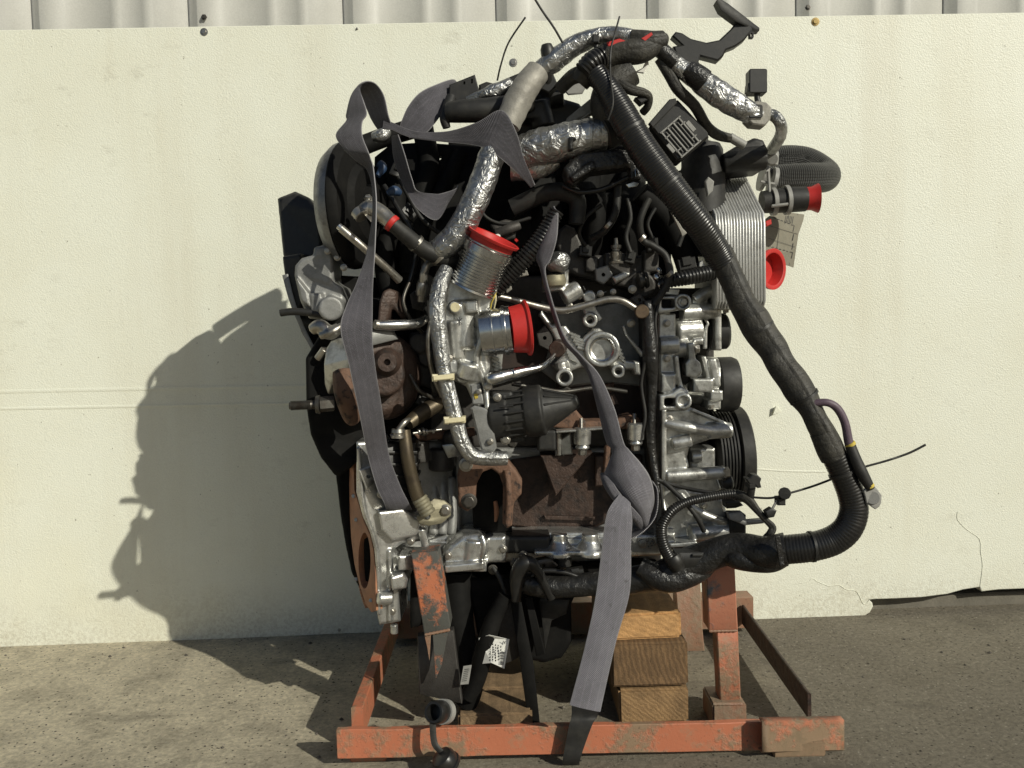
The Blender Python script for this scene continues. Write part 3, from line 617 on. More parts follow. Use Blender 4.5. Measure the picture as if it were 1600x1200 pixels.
# oil pan and its ribs
g = G(); g.plate([(640, 895), (800, 890), (905, 882), (1000, 876), (1030, 880), (1000, 920), (900, 930), (893, 945), (894, 1005), (878, 1030), (850, 1038), (815, 1030), (790, 1000), (770, 950), (720, 960), (640, 985)], 0.21, 0.20, 6)
g.plate([(722, 905), (800, 905), (795, 1010), (780, 1042), (752, 1030), (740, 960)], 0.16, 0.08, 5)
E('oil_pan', g, 'shade_black', remesh=0.003)
g = G(); g.plate([(796, 930), (812, 928), (834, 1040), (844, 1135), (826, 1136), (812, 1030)], 0.12, 0.006, 1)
E('pan_rib', g, 'shade_black')
g = G(); g.plate([(820, 935), (831, 934), (852, 1022), (838, 1026)], 0.14, 0.012, 1); E('pan_rib', g, 'shade_black')
g = G(); g.plate([(845, 935), (890, 938), (885, 960), (862, 970), (852, 1015), (842, 940)], 0.175, 0.012, 2); E('pan_baffle', g, 'rubber')
g = G(); g.plate([(783, 945), (800, 932), (822, 1020), (800, 1034), (776, 1040)], 0.135, 0.01, 2); E('pan_cover', g, 'iron')
# hose with a printed label below the pan
T1('drain_hose', [(712, 895, 0.17, 26), (714, 950, 0.16, 25), (724, 1010, 0.15, 22), (735, 1070, 0.13, 20), (728, 1100, 0.13, 18)], 'shade_black', lump=0.06)
T1('drain_hose', [(790, 930, 0.10, 12), (770, 970, 0.10, 14), (758, 1010, 0.1, 15), (745, 1060, 0.11, 15), (730, 1090, 0.11, 13)], 'shade_black', lump=0.08)
LBL = [(748, 997), (764, 992), (796, 999), (788, 1045), (768, 1036), (746, 1038)]
dl = lambda x, y: 0.075 + abs(x - 775) * 0.0006
g = G(); g.plate(LBL, 0, 0, 0.3, dfn=dl, nrm=Vector((0, 0.0008, 0))); lb = E('printed_label', g, 'paper', smooth=0)
g = G()
def dash(g, x0, y0, x1, y1, w_, df_, off=0.0006, PF=P):
    n_ = Vector((0, -off, 0)); dx, dy = x1 - x0, y1 - y0; L = math.hypot(dx, dy); ux, uy = -dy / L * w_ / 2, dx / L * w_ / 2
    q = [(x0 + ux, y0 + uy), (x1 + ux, y1 + uy), (x1 - ux, y1 - uy), (x0 - ux, y0 - uy)]
    g.add([PF(x, y, df_(x, y)) + n_ for x, y in q], [(0, 1, 2, 3)])
random.seed(3)
for r_ in range(5):
    x = 766 + r_ * 4.2; y = 1004 + r_ * 1.2
    while y < 1032 - r_ * 0.6:
        l_ = random.uniform(1.2, 3.5); dash(g, x, y, x - l_ * 0.2, y + l_, 1.6, dl); y += l_ + random.uniform(0.8, 2)
for i in range(11): dash(g, 783.5 - i * 0.25, 1018 + i * 1.9, 789.5 - i * 0.25, 1019.5 + i * 1.9, random.choice((0.6, 1.0, 1.4)), dl)
dash(g, 786, 1001, 789, 1005, 1.0, dl); dash(g, 789.5, 1001.5, 788, 1006, 1.0, dl)
E('print', g, 'ink', lb, smooth=0, kind='stuff')
g = G(); g.plate([(724, 1041), (737, 1039), (732, 1069), (719, 1070)], 0.06, 0.0008, 0.3); lb = E('printed_label', g, 'grey_plastic', smooth=0)
g = G()
for i in range(7): dash(g, 725.5 - i * 0.6, 1046 + i * 3, 733 - i * 0.6, 1045 + i * 3, 1.1, lambda x, y: 0.06)
E('print', g, 'ink', lb, smooth=0, kind='stuff')

# ---- rusty exhaust side --------------------------------------------------
g = G(); g.plate([(800, 718), (846, 712), (930, 708), (1004, 712), (1006, 790), (960, 812), (930, 824), (830, 826), (797, 822), (795, 760)], 0.215, 0.03, 3)
g.plate([(845, 713), (926, 707), (868, 776), (858, 748)], 0.155, 0.06, 2); g.plate([(850, 806), (930, 808), (928, 814), (852, 812)], 0.205, 0.01, 1); g.box(930, 712, 944, 760, 0.20, 0.22, 2)
sh = E('exhaust_heat_shield', g, 'rust_dark', smooth=30)
g = G(); g.plate([(714, 742), (720, 718), (732, 713), (762, 722), (792, 718), (806, 735), (816, 752), (815, 772), (803, 786), (800, 822), (792, 826), (785, 818), (786, 760), (780, 742), (768, 733), (754, 738), (744, 758), (742, 792), (730, 800), (716, 792)], 0.095, 0.03, 3)
g.tube([(792, 735, 0.09, 6), (795, 770, 0.085, 5), (793, 822, 0.09, 5)])
mf = E('exhaust_manifold', g, 'rust', remesh=0.0016, it=2)
bolt(728, 726, 0.095, 8.5, mf); bolt(733, 783, 0.095, 9.5, mf, 'steel_dark')
g = G(); g.tube([(774, 783, 0.13, 3), (776, 800, 0.13, 4), (774, 815, 0.13, 2)]); E('gasket_tab', g, 'copper_plate', mf)
g = G(); g.plate([(862, 668), (876, 648), (900, 640), (915, 658), (960, 656), (985, 648), (998, 652), (1004, 664), (990, 672), (940, 668), (905, 672)], 0.145, 0.05, 3)
g.plate([(946, 698), (955, 694), (953, 720), (950, 745), (942, 742), (945, 718)], 0.12, 0.02, 1); E('manifold_flange', g, 'rust', remesh=0.002)
g = G(); g.plate([(945, 602), (960, 598), (958, 605), (954, 618), (948, 612)], 0.18, 0.02, 1); E('manifold_flange', g, 'rust'); g = G(); g.plate([(645, 678), (740, 670), (742, 682), (655, 690)], 0.16, 0.03, 2); E('manifold_flange', g, 'rust', remesh=0.002)
for x, y in ((910, 684), (993, 677)):
    g = G(); g.lathe((x, y - 16, 0.13), (x, y + 18, 0.13), [(0, 12), (0.05, 14), (0.75, 13), (0.8, 9.5), (0.86, 11), (0.94, 11), (1, 9)]); s_ = E('stud_sleeve', g, 'alu_bright')
    g = G(); g.cyl((x, y + 16, 0.13), (x, y + 27, 0.13), 7, 6); g.cyl((x - 2, y - 30, 0.14), (x - 2, y - 14, 0.13), 3.2, 10); E('stud', g, 'steel', s_)
    for y_ in range(0, 26, 3):
        pass
g = G(); g.beamw(P(864, 674, 0.135), P(945, 668, 0.135), 0.03, 0.004); g.plate([(870, 690), (892, 676), (895, 710), (868, 712)], 0.15, 0.03, 2); g.tube([(873, 676, 0.14, 4), (874, 710, 0.15, 4)])
E('lifting_bracket', g, 'alu')
for x in (690, 715, 760, 800, 850): bolt(x, 692, 0.19, 6, eng, 'steel_dark')
g = G(); g.cyl((655, 690, 0.16), (655, 722, 0.16), 16); g.cyl((690, 700, 0.17), (690, 735, 0.17), 20); g.tube([(700, 700, 0.16, 10), (705, 680, 0.15, 12), (720, 705, 0.15, 10)]); E('port_boss', g, 'iron', remesh=0.0025)
g = G(); g.plate([(690, 696), (730, 690), (720, 712), (700, 716)], 0.14, 0.03, 2); E('cast_rib', g, 'alu')
for i, x in enumerate((676, 690, 704)):
    g = G(); g.tube([(x, 745, 0.19, 8), (x + 3, 790, 0.18, 9), (x + 1, 835, 0.17, 8)]); E('cast_rib', g, 'alu_dull', remesh=0.0025)

# ---- turbine on the left ------------------------------------------------
g = G(); ring = []
for i in range(9):
    a = R(-150 + i * 38); ring.append((598 + 38 * math.cos(a), 590 + 46 * math.sin(a), 0.115 + 0.004 * i, 26 - i * 0.9))
g.tube(ring, n=16); g.cyl((598, 585, 0.075), (598, 585, 0.16), 34); g.plate([(535, 560), (590, 528), (640, 540), (638, 600), (620, 645), (560, 660), (533, 640), (526, 600)], 0.11, 0.08, 8)
tb = E('turbine_housing', g, 'rust_dark', remesh=0.0024, it=6, label='rust brown turbine housing behind the left strap')
g = G(); g.lathe((605, 566, 0.08), (605, 566, 0.055), [(0, 22), (0.5, 20), (0.8, 16), (1, 14), (1, 5), (0.6, 4.5), (0.6, 0.1)]); E('boss', g, 'rust_dark', tb)
g = G(); g.tube([(537, 580, 0.09, 17), (541, 610, 0.08, 19), (548, 645, 0.09, 15), (552, 658, 0.1, 10)]); E('outlet_pipe', g, 'rust', tb, remesh=0.0024)
g = G(); g.plate([(592, 470), (598, 455), (608, 450), (620, 455), (624, 478), (632, 492), (628, 500), (612, 480), (606, 505), (612, 522), (588, 522), (590, 490)], 0.11, 0.05, 4); E('wastegate_bracket', g, 'rust_dark', tb, remesh=0.002)
g = G(); df2 = lambda x, y: 0.075 + (548 - x) * 0.0012 + abs(y - 570) * 0.0006
g.plate([(505, 570), (508, 545), (517, 532), (530, 528), (541, 540), (548, 560), (550, 586), (525, 586), (518, 600), (512, 617), (506, 600)], 0, 0, 2, dfn=df2, nrm=Vector((0.01, 0.02, 0))); E('heat_shield', g, 'alu', tb, remesh=0.0016)
g = G(); g.plate([(560, 515), (612, 515), (620, 530), (560, 545)], 0.075, 0.02, 3); E('heat_shield', g, 'alu_dull', tb)
# long threaded bolt
g = G(); pr = [(0, 5.5)] + [(0.04 + i * 0.02, 7.2 if i % 2 else 6.0) for i in range(34)] + [(0.74, 6.4), (1.0, 6.4)]; g.lathe((452, 634, 0.06), (500, 632, 0.065), pr, 16)
g.lathe((494, 632, 0.065), (500, 632, 0.065), [(0, 13), (1, 14)], 24); g.lathe((499, 632, 0.065), (522, 630, 0.068), [(0, 11.5), (0.9, 11.5), (1, 10)], 6); E('threaded_bolt', g, 'steel_dark', tb)
# alternator-like cast housing and black duct at far left
g = G(); g.plate([(432, 309), (460, 298), (482, 308), (500, 330), (505, 400), (470, 410), (450, 418), (441, 398)], 0.27, 0.10, 5); g.plate([(440, 400), (470, 395), (478, 440), (468, 500), (500, 555), (495, 562), (470, 520), (448, 460), (443, 425)], 0.22, 0.09, 4)
E('air_duct', g, 'black', remesh=0.0026)
g = G(); g.ribbon([(441, 430, 0.215, 450, 428, 0.215), (452, 470, 0.212, 460, 468, 0.212), (468, 510, 0.212, 474, 507, 0.212), (494, 560, 0.212, 499, 556, 0.212)], nx=4); E('duct_seam', g, 'alu_dull')
g = G(); g.plate([(459, 430), (460, 415), (470, 403), (488, 398), (490, 386), (514, 380), (520, 400), (520, 440), (534, 448), (540, 470), (530, 488), (505, 500), (482, 498), (468, 470)], 0.17, 0.08, 4)
g.cyl((517, 482, 0.17), (517, 482, 0.145), 18); g.plate([(462, 432), (480, 455), (484, 480), (470, 470)], 0.155, 0.03, 2); g.plate([(484, 458), (502, 458), (502, 490), (486, 488)], 0.155, 0.03, 2)
g.plate([(505, 470), (512, 460), (530, 468), (534, 490), (512, 492)], 0.15, 0.03, 2)
ah = E('vacuum_pump', g, 'alu_dull', remesh=0.002)
for x, y in ((512, 392), (537, 418), (527, 402)): bolt(x, y, 0.165, 4, ah)
cablew('breather_stub', [(438, 489, 0.16), (455, 487, 0.16), (480, 488, 0.16), (505, 492, 0.16)], 5.5, 'rubber', ah)
g = G(); g.tube([(488, 515, 0.13, 9), (500, 510, 0.125, 11), (515, 520, 0.125, 11), (530, 512, 0.13, 8)]); g.tube([(500, 525, 0.12, 6), (520, 518, 0.115, 7), (535, 508, 0.12, 5)]); E('oil_fitting', g, 'steel', ah, remesh=0.0018)
g = G(); g.cyl((497, 560, 0.15), (508, 545, 0.14), 6); E('hose_clip', g, 'steel', ah)
# round booster can
a, b = (518, 324, 0.215), (592, 320, 0.165)
g = G(); g.lathe(a, b, [(0, 20), (0.02, 55), (0.12, 80), (0.3, 90), (0.42, 92), (0.42, 88)], 48); can = E('actuator_can', g, 'can_shell')
g = G(); g.lathe((548, 322, 0.194), (606, 318, 0.152), [(0, 90), (0.08, 93), (0.18, 92), (0.3, 86), (0.36, 60), (0.5, 52), (0.55, 30), (0.8, 28), (0.8, 5)], 48); E('can_face', g, 'shade_black', can)

# fittings and hoses on the left
g = G(); g.tube([(563, 333, 0.07, 10), (576, 325, 0.065, 12), (590, 330, 0.06, 13), (604, 341, 0.055, 12.5), (613, 349, 0.05, 12)], n=16); fit = E('hose_elbow', g, 'steel')
g = G(); g.cyl((566, 339, 0.066), (558, 330, 0.07), 11); g.cyl((575, 318, 0.065), (576, 306, 0.065), 4, 10); g.cyl((575, 312, 0.065), (576, 308, 0.065), 7, 6); g.plate([(567, 333), (583, 339), (583, 351)], 0.058, 0.01, 1); E('hose_flange', g, 'steel', fit)
g = G(); g.cyl((609, 346, 0.05), (616, 352, 0.048), 13.2); E('marker_band', g, 'red', fit)
T1('coolant_hose', [(612, 349, 0.05, 11), (632, 366, 0.05, 12), (660, 388, 0.055, 13), (690, 402, 0.06, 13.5), (712, 408, 0.07, 13)], 'rubber', n=16)
T1('steel_pipe', [(533, 357, 0.09, 6), (560, 380, 0.085, 6), (600, 415, 0.09, 6), (624, 438, 0.1, 6.5)], 'steel'); g = G(); g.cyl((529, 353, 0.092), (540, 363, 0.088), 5, 16); E('pipe_end', g, 'machined')
T1('steel_pipe', [(588, 508, 0.07, 7), (620, 508, 0.065, 8.5), (650, 506, 0.07, 8), (664, 498, 0.09, 7)], 'machined'); g = G(); g.cyl((585, 507, 0.07), (597, 508, 0.07), 7.5, 16); E('pipe_collar', g, 'steel')
T1('steel_pipe', [(700, 410, 0.09, 6), (672, 410, 0.085, 6.5), (663, 425, 0.085, 6.5), (661, 445, 0.09, 6.5), (658, 470, 0.10, 7)], 'steel'); g = G(); g.lathe((661, 442, 0.088), (658, 462, 0.092), [(0, 8.5), (0.1, 9.5), (0.9, 9), (1, 8)], 16); E('pipe_collar', g, 'steel')
cablew('brake_line', [(600, 355, 0.07), (630, 372, 0.075), (655, 398, 0.08), (675, 415, 0.09)], 2.2, 'steel')
# drain pipe with braided flange
g = G(); g.tube([(688, 628, 0.11, 12), (660, 645, 0.10, 13), (638, 662, 0.09, 10)], n=16); g.tube([(632, 672, 0.085, 9), (636, 710, 0.08, 10.5), (643, 745, 0.08, 10.5), (652, 775, 0.08, 11), (660, 790, 0.08, 10)], n=16); dp = E('oil_drain_pipe', g, 'olive_pipe')
g = G(); g.lathe((611, 682, 0.085), (629, 672, 0.083), [(0, 4), (0.6, 5), (0.7, 9), (0.9, 9), (1, 6)]); g.lathe((622, 684, 0.08), (622, 670, 0.08), [(0, 11), (0.3, 11), (0.32, 8), (0.6, 8), (0.62, 11), (1, 10)]); g.tube([(622, 672, 0.075, 4), (632, 660, 0.075, 5), (640, 655, 0.08, 3)]); E('pipe_clamp', g, 'steel', dp)
g = G()
for x, r_ in ((653, 5), (659, 7), (664, 5), (675, 3)): g.cyl((x, 675, 0.09), (x + 4, 674, 0.09), r_, 12)
g.cyl((645, 677, 0.09), (690, 671, 0.09), 2.2, 10); E('clamp_bolt', g, 'steel', dp)
g = G(); g.lathe((655, 778, 0.075), (670, 803, 0.07), [(x * 0.1, 13 if x % 2 else 11.5) for x in range(11)], 20); E('flexible_bellows', g, 'brass', dp)
g = G(); g.plate([(650, 808), (660, 795), (678, 780), (694, 783), (705, 792), (704, 806), (690, 818), (670, 822), (655, 818)], 0.078, 0.008, 2, holes=[circ(666, 806, 7, 14)]); E('pipe_flange', g, 'brass', dp); bolt(696, 797, 0.077, 7, dp)

# ---- intake throttle / EGR body in the middle ----------------------------
g = G()
g.plate([(696, 440), (700, 424), (722, 430), (760, 446), (776, 452), (772, 470), (764, 486), (758, 500), (757, 545), (764, 556), (766, 575), (760, 592), (752, 602), (757, 632), (745, 640), (735, 620), (728, 604), (706, 594), (694, 570), (690, 520), (692, 470)], 0.045, 0.07, 5)
g.cyl((724, 470, 0.06), (728, 545, 0.06), 24); g.cyl((712, 500, 0.05), (716, 560, 0.055), 16); g.cyl((735, 565, 0.05), (728, 590, 0.055), 22)
g.tube([(756, 490, 0.045, 5), (752, 530, 0.038, 5), (744, 562, 0.04, 5), (757, 600, 0.045, 5), (762, 640, 0.04, 5)]); g.tube([(700, 425, 0.045, 5), (740, 441, 0.04, 5), (776, 455, 0.045, 5)])
g.cyl((711, 480, 0.034), (711, 480, 0.06), 10); g.plate([(723, 470), (746, 468), (748, 488), (728, 490)], 0.030, 0.03, 2)
g.cyl((723, 587, 0.04), (723, 587, 0.07), 12); g.cyl((707, 574, 0.04), (707, 574, 0.07), 10)
th = E('throttle_body', g, 'alu', remesh=0.0015, it=4)
g = G(); g.cyl((711, 480, 0.0335), (711, 480, 0.045), 8, 18); E('blanking_plug', g, 'pale_plastic', th)
g = G(); g.plate(rrect(730, 471, 742, 484, 1.5), 0.0295, 0.003, 0.6); E('cast_pad', g, 'alu_bright', th)
g = G()
for s_ in ((714, 497, 722, 507), (714, 507, 722, 497), (718, 495, 718, 509), (742, 497, 742, 512), (742, 512, 739, 508), (738, 565, 744, 566)): dash(g, *s_, 1.1, lambda x, y: 0.033, 0.0)
E('stamped_mark', g, 'ink', th, smooth=0, kind='stuff')
# ribbed pipe stub with cap seat
nr_ = 11; pr = [(0, 30), (0.02, 38)]
for i in range(nr_):
    q0 = 0.06 + i * 0.062; pr += [(q0, 37.2), (q0 + 0.012, 34.6), (q0 + 0.028, 34.6), (q0 + 0.04, 37.2)]
pr += [(0.76, 37.4), (0.77, 38.8), (0.9, 38.8), (0.92, 36.5), (0.95, 36.5), (0.95, 30), (0.7, 30), (0.7, 0.1)]
g = G(); g.lathe((737, 452, 0.05), (768, 380, 0.035), pr, 48); E('ribbed_stub', g, 'machined', th)
g = G(); g.lathe((752, 521, 0.048), (800, 515, 0.046), [(0, 36), (0.35, 36), (0.36, 37.5), (0.40, 37.5), (0.42, 36), (0.7, 36), (0.72, 39), (0.82, 39), (0.84, 37), (0.98, 37), (0.98, 32), (0.8, 32), (0.8, 0.1)], 48); E('smooth_stub', g, 'machined', th)
g = G(); g.plate([(735, 638), (741, 634), (766, 640), (776, 700), (772, 706), (752, 704), (748, 690)], 0.035, 0.035, 3); g.plate([(735, 602), (750, 600), (757, 632), (738, 632)], 0.04, 0.03, 2); E('actuator_plate', g, 'alu_dull', th)
g = G(); g.plate([(740, 616), (746, 614), (747, 622), (742, 624)], 0.0385, 0.002, 0.5); E('paint_dot', g, 'yellow', th)
# black actuator with its cone
g = G(); a, b = (766, 652, 0.07), (850, 640, 0.06)
g.lathe(a, b, [(0, 34), (0.06, 38), (0.35, 38), (0.36, 36), (0.66, 36), (0.67, 39), (0.76, 40), (0.97, 40), (1, 38)], 40)
g.lathe((846, 640, 0.06), (904, 628, 0.055), [(0, 37), (0.12, 33), (0.5, 23), (0.95, 10), (1, 9)], 40); g.cyl((880, 632, 0.055), (903, 625, 0.05), 9); g.box(768, 612, 800, 634, 0.045, 0.09, 3); g.box(775, 670, 820, 692, 0.06, 0.10, 3); g.box(840, 672, 870, 705, 0.08, 0.12, 3)
act = E('actuator_motor', g, 'rubber', remesh=0.0016, it=2)
def mrib(a, b, w_=0.003): q = G(); q.beamw(a, b, w_, 0.004); E('moulded_rib', q, 'black', act, smooth=20)
for i in range(7):
    a_ = R(-70 + i * 22); y0 = 645 + 37 * math.sin(a_); dd = 0.062 - m(38 * math.cos(a_)); mrib(P(790, y0 + 4, dd), P(818, y0, dd))
for i in range(6):
    a_ = R(-65 + i * 26); mrib(P(850, 640 + 34 * math.sin(a_), 0.06 - m(35 * math.cos(a_))), P(900, 628 + 10 * math.sin(a_), 0.056 - m(10 * math.cos(a_))), 0.0025)
mrib(P(780, 636, 0.022), P(802, 634, 0.022))
for x, y, r_ in ((777, 621, 5), (790, 687, 6), (762, 604, 5), (762, 692, 5)): bolt(x, y, 0.035 if y < 660 else 0.05, r_, act)
# lambda sensor
T1('oxygen_sensor', [(760, 596, 0.03, 3), (766, 593, 0.03, 10), (782, 589, 0.035, 10.5), (784, 588, 0.036, 11), (800, 584, 0.04, 9), (802, 584, 0.04, 10), (816, 580, 0.045, 8), (831, 577, 0.05, 6), (845, 573, 0.055, 5), (856, 565, 0.07, 4.5), (866, 554, 0.09, 4)], 'machined', sub=4, n=16)
g = G(); g.cyl((870, 546, 0.085), (874, 542, 0.11), 13); E('sensor_cap', g, 'rust_dark')

g = G(); g.plate([(846, 470), (890, 486), (1006, 462), (1006, 604), (940, 598), (880, 606), (846, 580), (780, 600), (765, 560), (840, 540)], 0.212, 0.03, 3); E('head_face', g, 'alu_dull')
g = G(); g.plate([(870, 590), (1030, 580), (1030, 665), (865, 668)], 0.215, 0.03, 2); E('exhaust_backing', g, 'brown_dark'); g = G(); g.plate([(775, 468), (870, 490), (850, 575), (772, 590)], 0.20, 0.01, 2); E('exhaust_backing', g, 'brown_dark')
# ---- cylinder head castings in the middle -------------------------------
g = G()
g.plate([(846, 484), (862, 506), (884, 508), (893, 520), (903, 540), (912, 526), (926, 514), (936, 512), (952, 524), (962, 536), (972, 548), (978, 562), (1001, 565), (1001, 586), (992, 586), (990, 578), (960, 580), (950, 570), (905, 575), (893, 580), (870, 580), (862, 572), (878, 556), (872, 540), (862, 520), (842, 492)], 0.155, 0.05, 3)
boss(g, 941, 546, 0.14, 0.2, 28, 21); boss(g, 882, 590, 0.14, 0.2, 14, 8); g.tube([(876, 566, 0.155, 11), (878, 576, 0.155, 11)])
boss(g, 966, 580, 0.145, 0.2, 11, 5.5); boss(g, 922, 500, 0.145, 0.2, 12, 6); g.plate([(910, 480), (930, 470), (934, 500), (914, 505)], 0.16, 0.04, 3); g.tube([(974, 508, 0.17, 3), (980, 525, 0.17, 3), (996, 545, 0.17, 4), (1005, 556, 0.17, 5)]); g.plate([(930, 480), (942, 498), (936, 502), (928, 495)], 0.16, 0.03, 1)
hb = E('head_bracket', g, 'alu', remesh=0.0014, it=2)
g = G(); g.lathe((941, 546, 0.142), (941, 546, 0.17), [(0.9, 0.1), (0.9, 15), (0.35, 16), (0.3, 18.5), (0, 20), (0, 22), (1, 22), (1, 0.1)], 36); E('port_ring', g, 'machined', hb)
for x, y, r_ in ((882, 591, 8), (966, 581, 5.5), (922, 501, 6)):
    g = G(); g.lathe((x, y, 0.147), (x, y, 0.165), [(0.9, 0.1), (0.9, r_ * 0.7), (0, r_ * 0.7), (0, r_), (1, r_), (1, 0.1)], 20); E('bolt_hole', g, 'steel_dark', hb)
def rib(x0, y0, x1, y1): q = G(); q.beamw(P(x0, y0, 0.151), P(x1, y1, 0.151), 0.003, 0.006); E('stiffening_rib', q, 'alu_bright', hb, smooth=20)
for i in range(5): rib(889 + i * 3.4, 520 + i * 5.5, 906 + i * 4, 527 + i * 5.2); rib(766 + i * 2, 556 + i * 7, 780 + i * 2, 562 + i * 7)
for i in range(4): rib(884 + i * 2, 546 + i * 4, 898 + i * 2, 554 + i * 4); rib(962 + i * 2, 540 + i * 6, 971 + i * 2, 548 + i * 6)
g = G(); g.plate([(762, 548), (786, 552), (782, 596), (765, 592)], 0.158, 0.02, 2); E('cast_rib', g, 'alu', hb)
g = G(); g.plate([(855, 448), (862, 436), (880, 424), (886, 442), (905, 438), (910, 440), (918, 456), (930, 462), (950, 452), (962, 447), (969, 450), (967, 460), (945, 467), (926, 470), (926, 482), (900, 486), (862, 480)], 0.15, 0.07, 4)
g.lathe((868, 455, 0.15), (866, 424, 0.15), [(0, 22), (0.5, 20), (1, 19)]); g.cyl((880, 465, 0.14), (905, 450, 0.145), 14); g.cyl((921, 464, 0.14), (921, 464, 0.2), 10); g.plate([(880, 418), (890, 420), (888, 448), (880, 452)], 0.135, 0.03, 2)
g.plate([(956, 432), (975, 424), (985, 426), (982, 434), (970, 440), (962, 444)], 0.14, 0.04, 3)
rc = E('rocker_cover', g, 'alu', remesh=0.0014, it=2)
g = G(); g.lathe((866, 447, 0.125), (865, 430, 0.125), [(0, 17), (0.3, 19), (0.6, 19), (1, 17)], 28); E('filler_plug', g, 'brass', rc)
g = G(); g.cyl((868, 440, 0.135), (867, 405, 0.14), 15); E('filler_neck', g, 'black', rc)
T1('foil_wrap', [(857, 418, 0.115, 8), (866, 412, 0.11, 15), (876, 408, 0.11, 17), (885, 402, 0.115, 9)], 'foil', rc, n=20, crumple=0.12)
# dark cam covers behind
g = G(); g.plate([(868, 382), (872, 360), (884, 350), (898, 356), (908, 374), (912, 392), (930, 398), (975, 400), (1010, 398), (1020, 440), (980, 450), (940, 440), (905, 432), (880, 422)], 0.18, 0.06, 4)
g.cyl((1004, 446, 0.165), (1004, 446, 0.22), 20); g.plate([(915, 402), (935, 402), (935, 425), (915, 425)], 0.165, 0.03, 2); g.box(945, 395, 985, 430, 0.165, 0.2, 3); g.box(1006, 390, 1030, 425, 0.165, 0.2, 3)
E('cam_cover', g, 'iron', remesh=0.0018, it=2)
g = G(); g.lathe((963, 412, 0.145), (962, 372, 0.145), [(0, 11), (0.08, 11.5), (0.1, 8), (0.3, 9), (0.45, 9.5), (0.5, 6), (0.58, 6), (0.6, 8), (0.72, 8), (0.74, 3.5), (1, 3)], 20); E('glow_plug', g, 'steel')
g = G(); g.lathe((995, 440, 0.15), (1014, 436, 0.15), [(0, 8), (0.2, 13), (0.4, 13), (0.45, 10), (0.6, 10), (0.65, 14), (0.9, 12), (1, 5)]); E('injector_body', g, 'steel_dark')
T1('fuel_rail_pipe', [(762, 460, 0.10, 4.5), (800, 468, 0.11, 5), (850, 481, 0.12, 5.5), (880, 485, 0.12, 5.5), (915, 477, 0.12, 5.5), (950, 468, 0.12, 5.5), (972, 470, 0.12, 5.5), (990, 480, 0.12, 5), (1000, 486, 0.125, 5)], 'steel', n=14)
g = G(); g.lathe((1003, 487, 0.108), (1003, 487, 0.14), [(0, 9.5), (0.08, 11.3), (0.9, 11.3), (1, 10)], 28); E('pipe_union', g, 'cap_brown')
bolt(986, 505, 0.16, 5, eng, 'alu' if False else 'steel'); bolt(988, 452, 0.15, 5, eng); 
for x, y, r_ in ((1024, 432, 6), (1030, 445, 5), (1028, 422, 4)):
    g = G(); g.lathe((x, y - 4, 0.13), (x + 4, y + 6, 0.13), [(0, r_ * 0.6), (0.3, r_), (0.7, r_), (1, r_ * 0.5)], 14); E('wire_clip', g, 'machined')
# narrow black trunk down the front of the timing case
g = G(); g.plate([(1003, 470), (1026, 462), (1028, 560), (1034, 640), (1036, 770), (1022, 775), (1008, 640), (1004, 560)], 0.17, 0.10, 4); E('timing_case', g, 'iron', remesh=0.0025)
T1('small_harness', [(1012, 470, 0.12, 8), (1014, 520, 0.12, 12), (1016, 560, 0.12, 12), (1018, 600, 0.125, 9), (1016, 660, 0.13, 8), (1020, 720, 0.13, 8), (1028, 770, 0.12, 7)], 'vinyl', lump=0.3, fr=40)
cablew('small_harness', [(965, 290, 0.10), (962, 330, 0.1), (945, 360, 0.11), (925, 372, 0.13)], 6, 'rubber'); cablew('small_harness', [(1014, 310, 0.1), (1000, 345, 0.1), (1005, 375, 0.11), (1020, 384, 0.11), (1040, 400, 0.11), (1046, 430, 0.11), (1036, 455, 0.115), (1022, 475, 0.12)], 5.5, 'rubber')
cablew('small_harness', [(1040, 400, 0.12), (1048, 425, 0.12), (1040, 455, 0.12)], 5, 'rubber')

# ---- accessory drive on the right ---------------------------------------
g = G()
g.plate([(1026, 488), (1028, 470), (1034, 463), (1056, 462), (1067, 459), (1078, 464), (1081, 474), (1074, 482), (1056, 486), (1029, 491)], 0.125, 0.03, 2, holes=[rrect(1034, 467, 1054, 481, 2)])
boss(g, 1067, 472, 0.118, 0.16, 13, 8.5); g.box(1029, 490, 1056, 530, 0.14, 0.19, 2); g.tube([(1030, 540, 0.135, 13), (1060, 538, 0.135, 13)]); g.box(1030, 545, 1056, 612, 0.135, 0.19, 3); g.box(1033, 583, 1057, 613, 0.128, 0.16, 3)
g.tube([(1056, 556, 0.13, 4), (1060, 590, 0.13, 4), (1064, 606, 0.13, 4)])
g.plate([(1031, 642), (1031, 618), (1050, 614), (1064, 604), (1076, 610), (1080, 628), (1074, 640)], 0.118, 0.04, 2, holes=[rrect(1038, 622, 1056, 635, 3)]); boss(g, 1068, 627, 0.112, 0.15, 13, 8)
fb = E('front_bracket', g, 'alu', remesh=0.0014, it=2)
bolt(1068, 472, 0.128, 6, fb, 'steel')
g = G(); g.cyl((1064, 489, 0.16), (1117, 486, 0.17), 12.5); g.cyl((1054, 518, 0.17), (1093, 515, 0.18), 20); g.box(1118, 440, 1128, 548, 0.16, 0.26, 2); g.tube([(1086, 470, 0.17, 10), (1102, 458, 0.17, 10), (1120, 452, 0.18, 9)]); g.plate([(1082, 465), (1106, 465), (1106, 478), (1080, 482)], 0.165, 0.05, 2)
g.tube([(1094, 498, 0.165, 2.5), (1093, 515, 0.165, 2.5), (1087, 530, 0.165, 2.5)]); g.tube([(1102, 500, 0.17, 2.5), (1106, 506, 0.17, 2.5), (1103, 514, 0.17, 3), (1101, 545, 0.17, 4)])
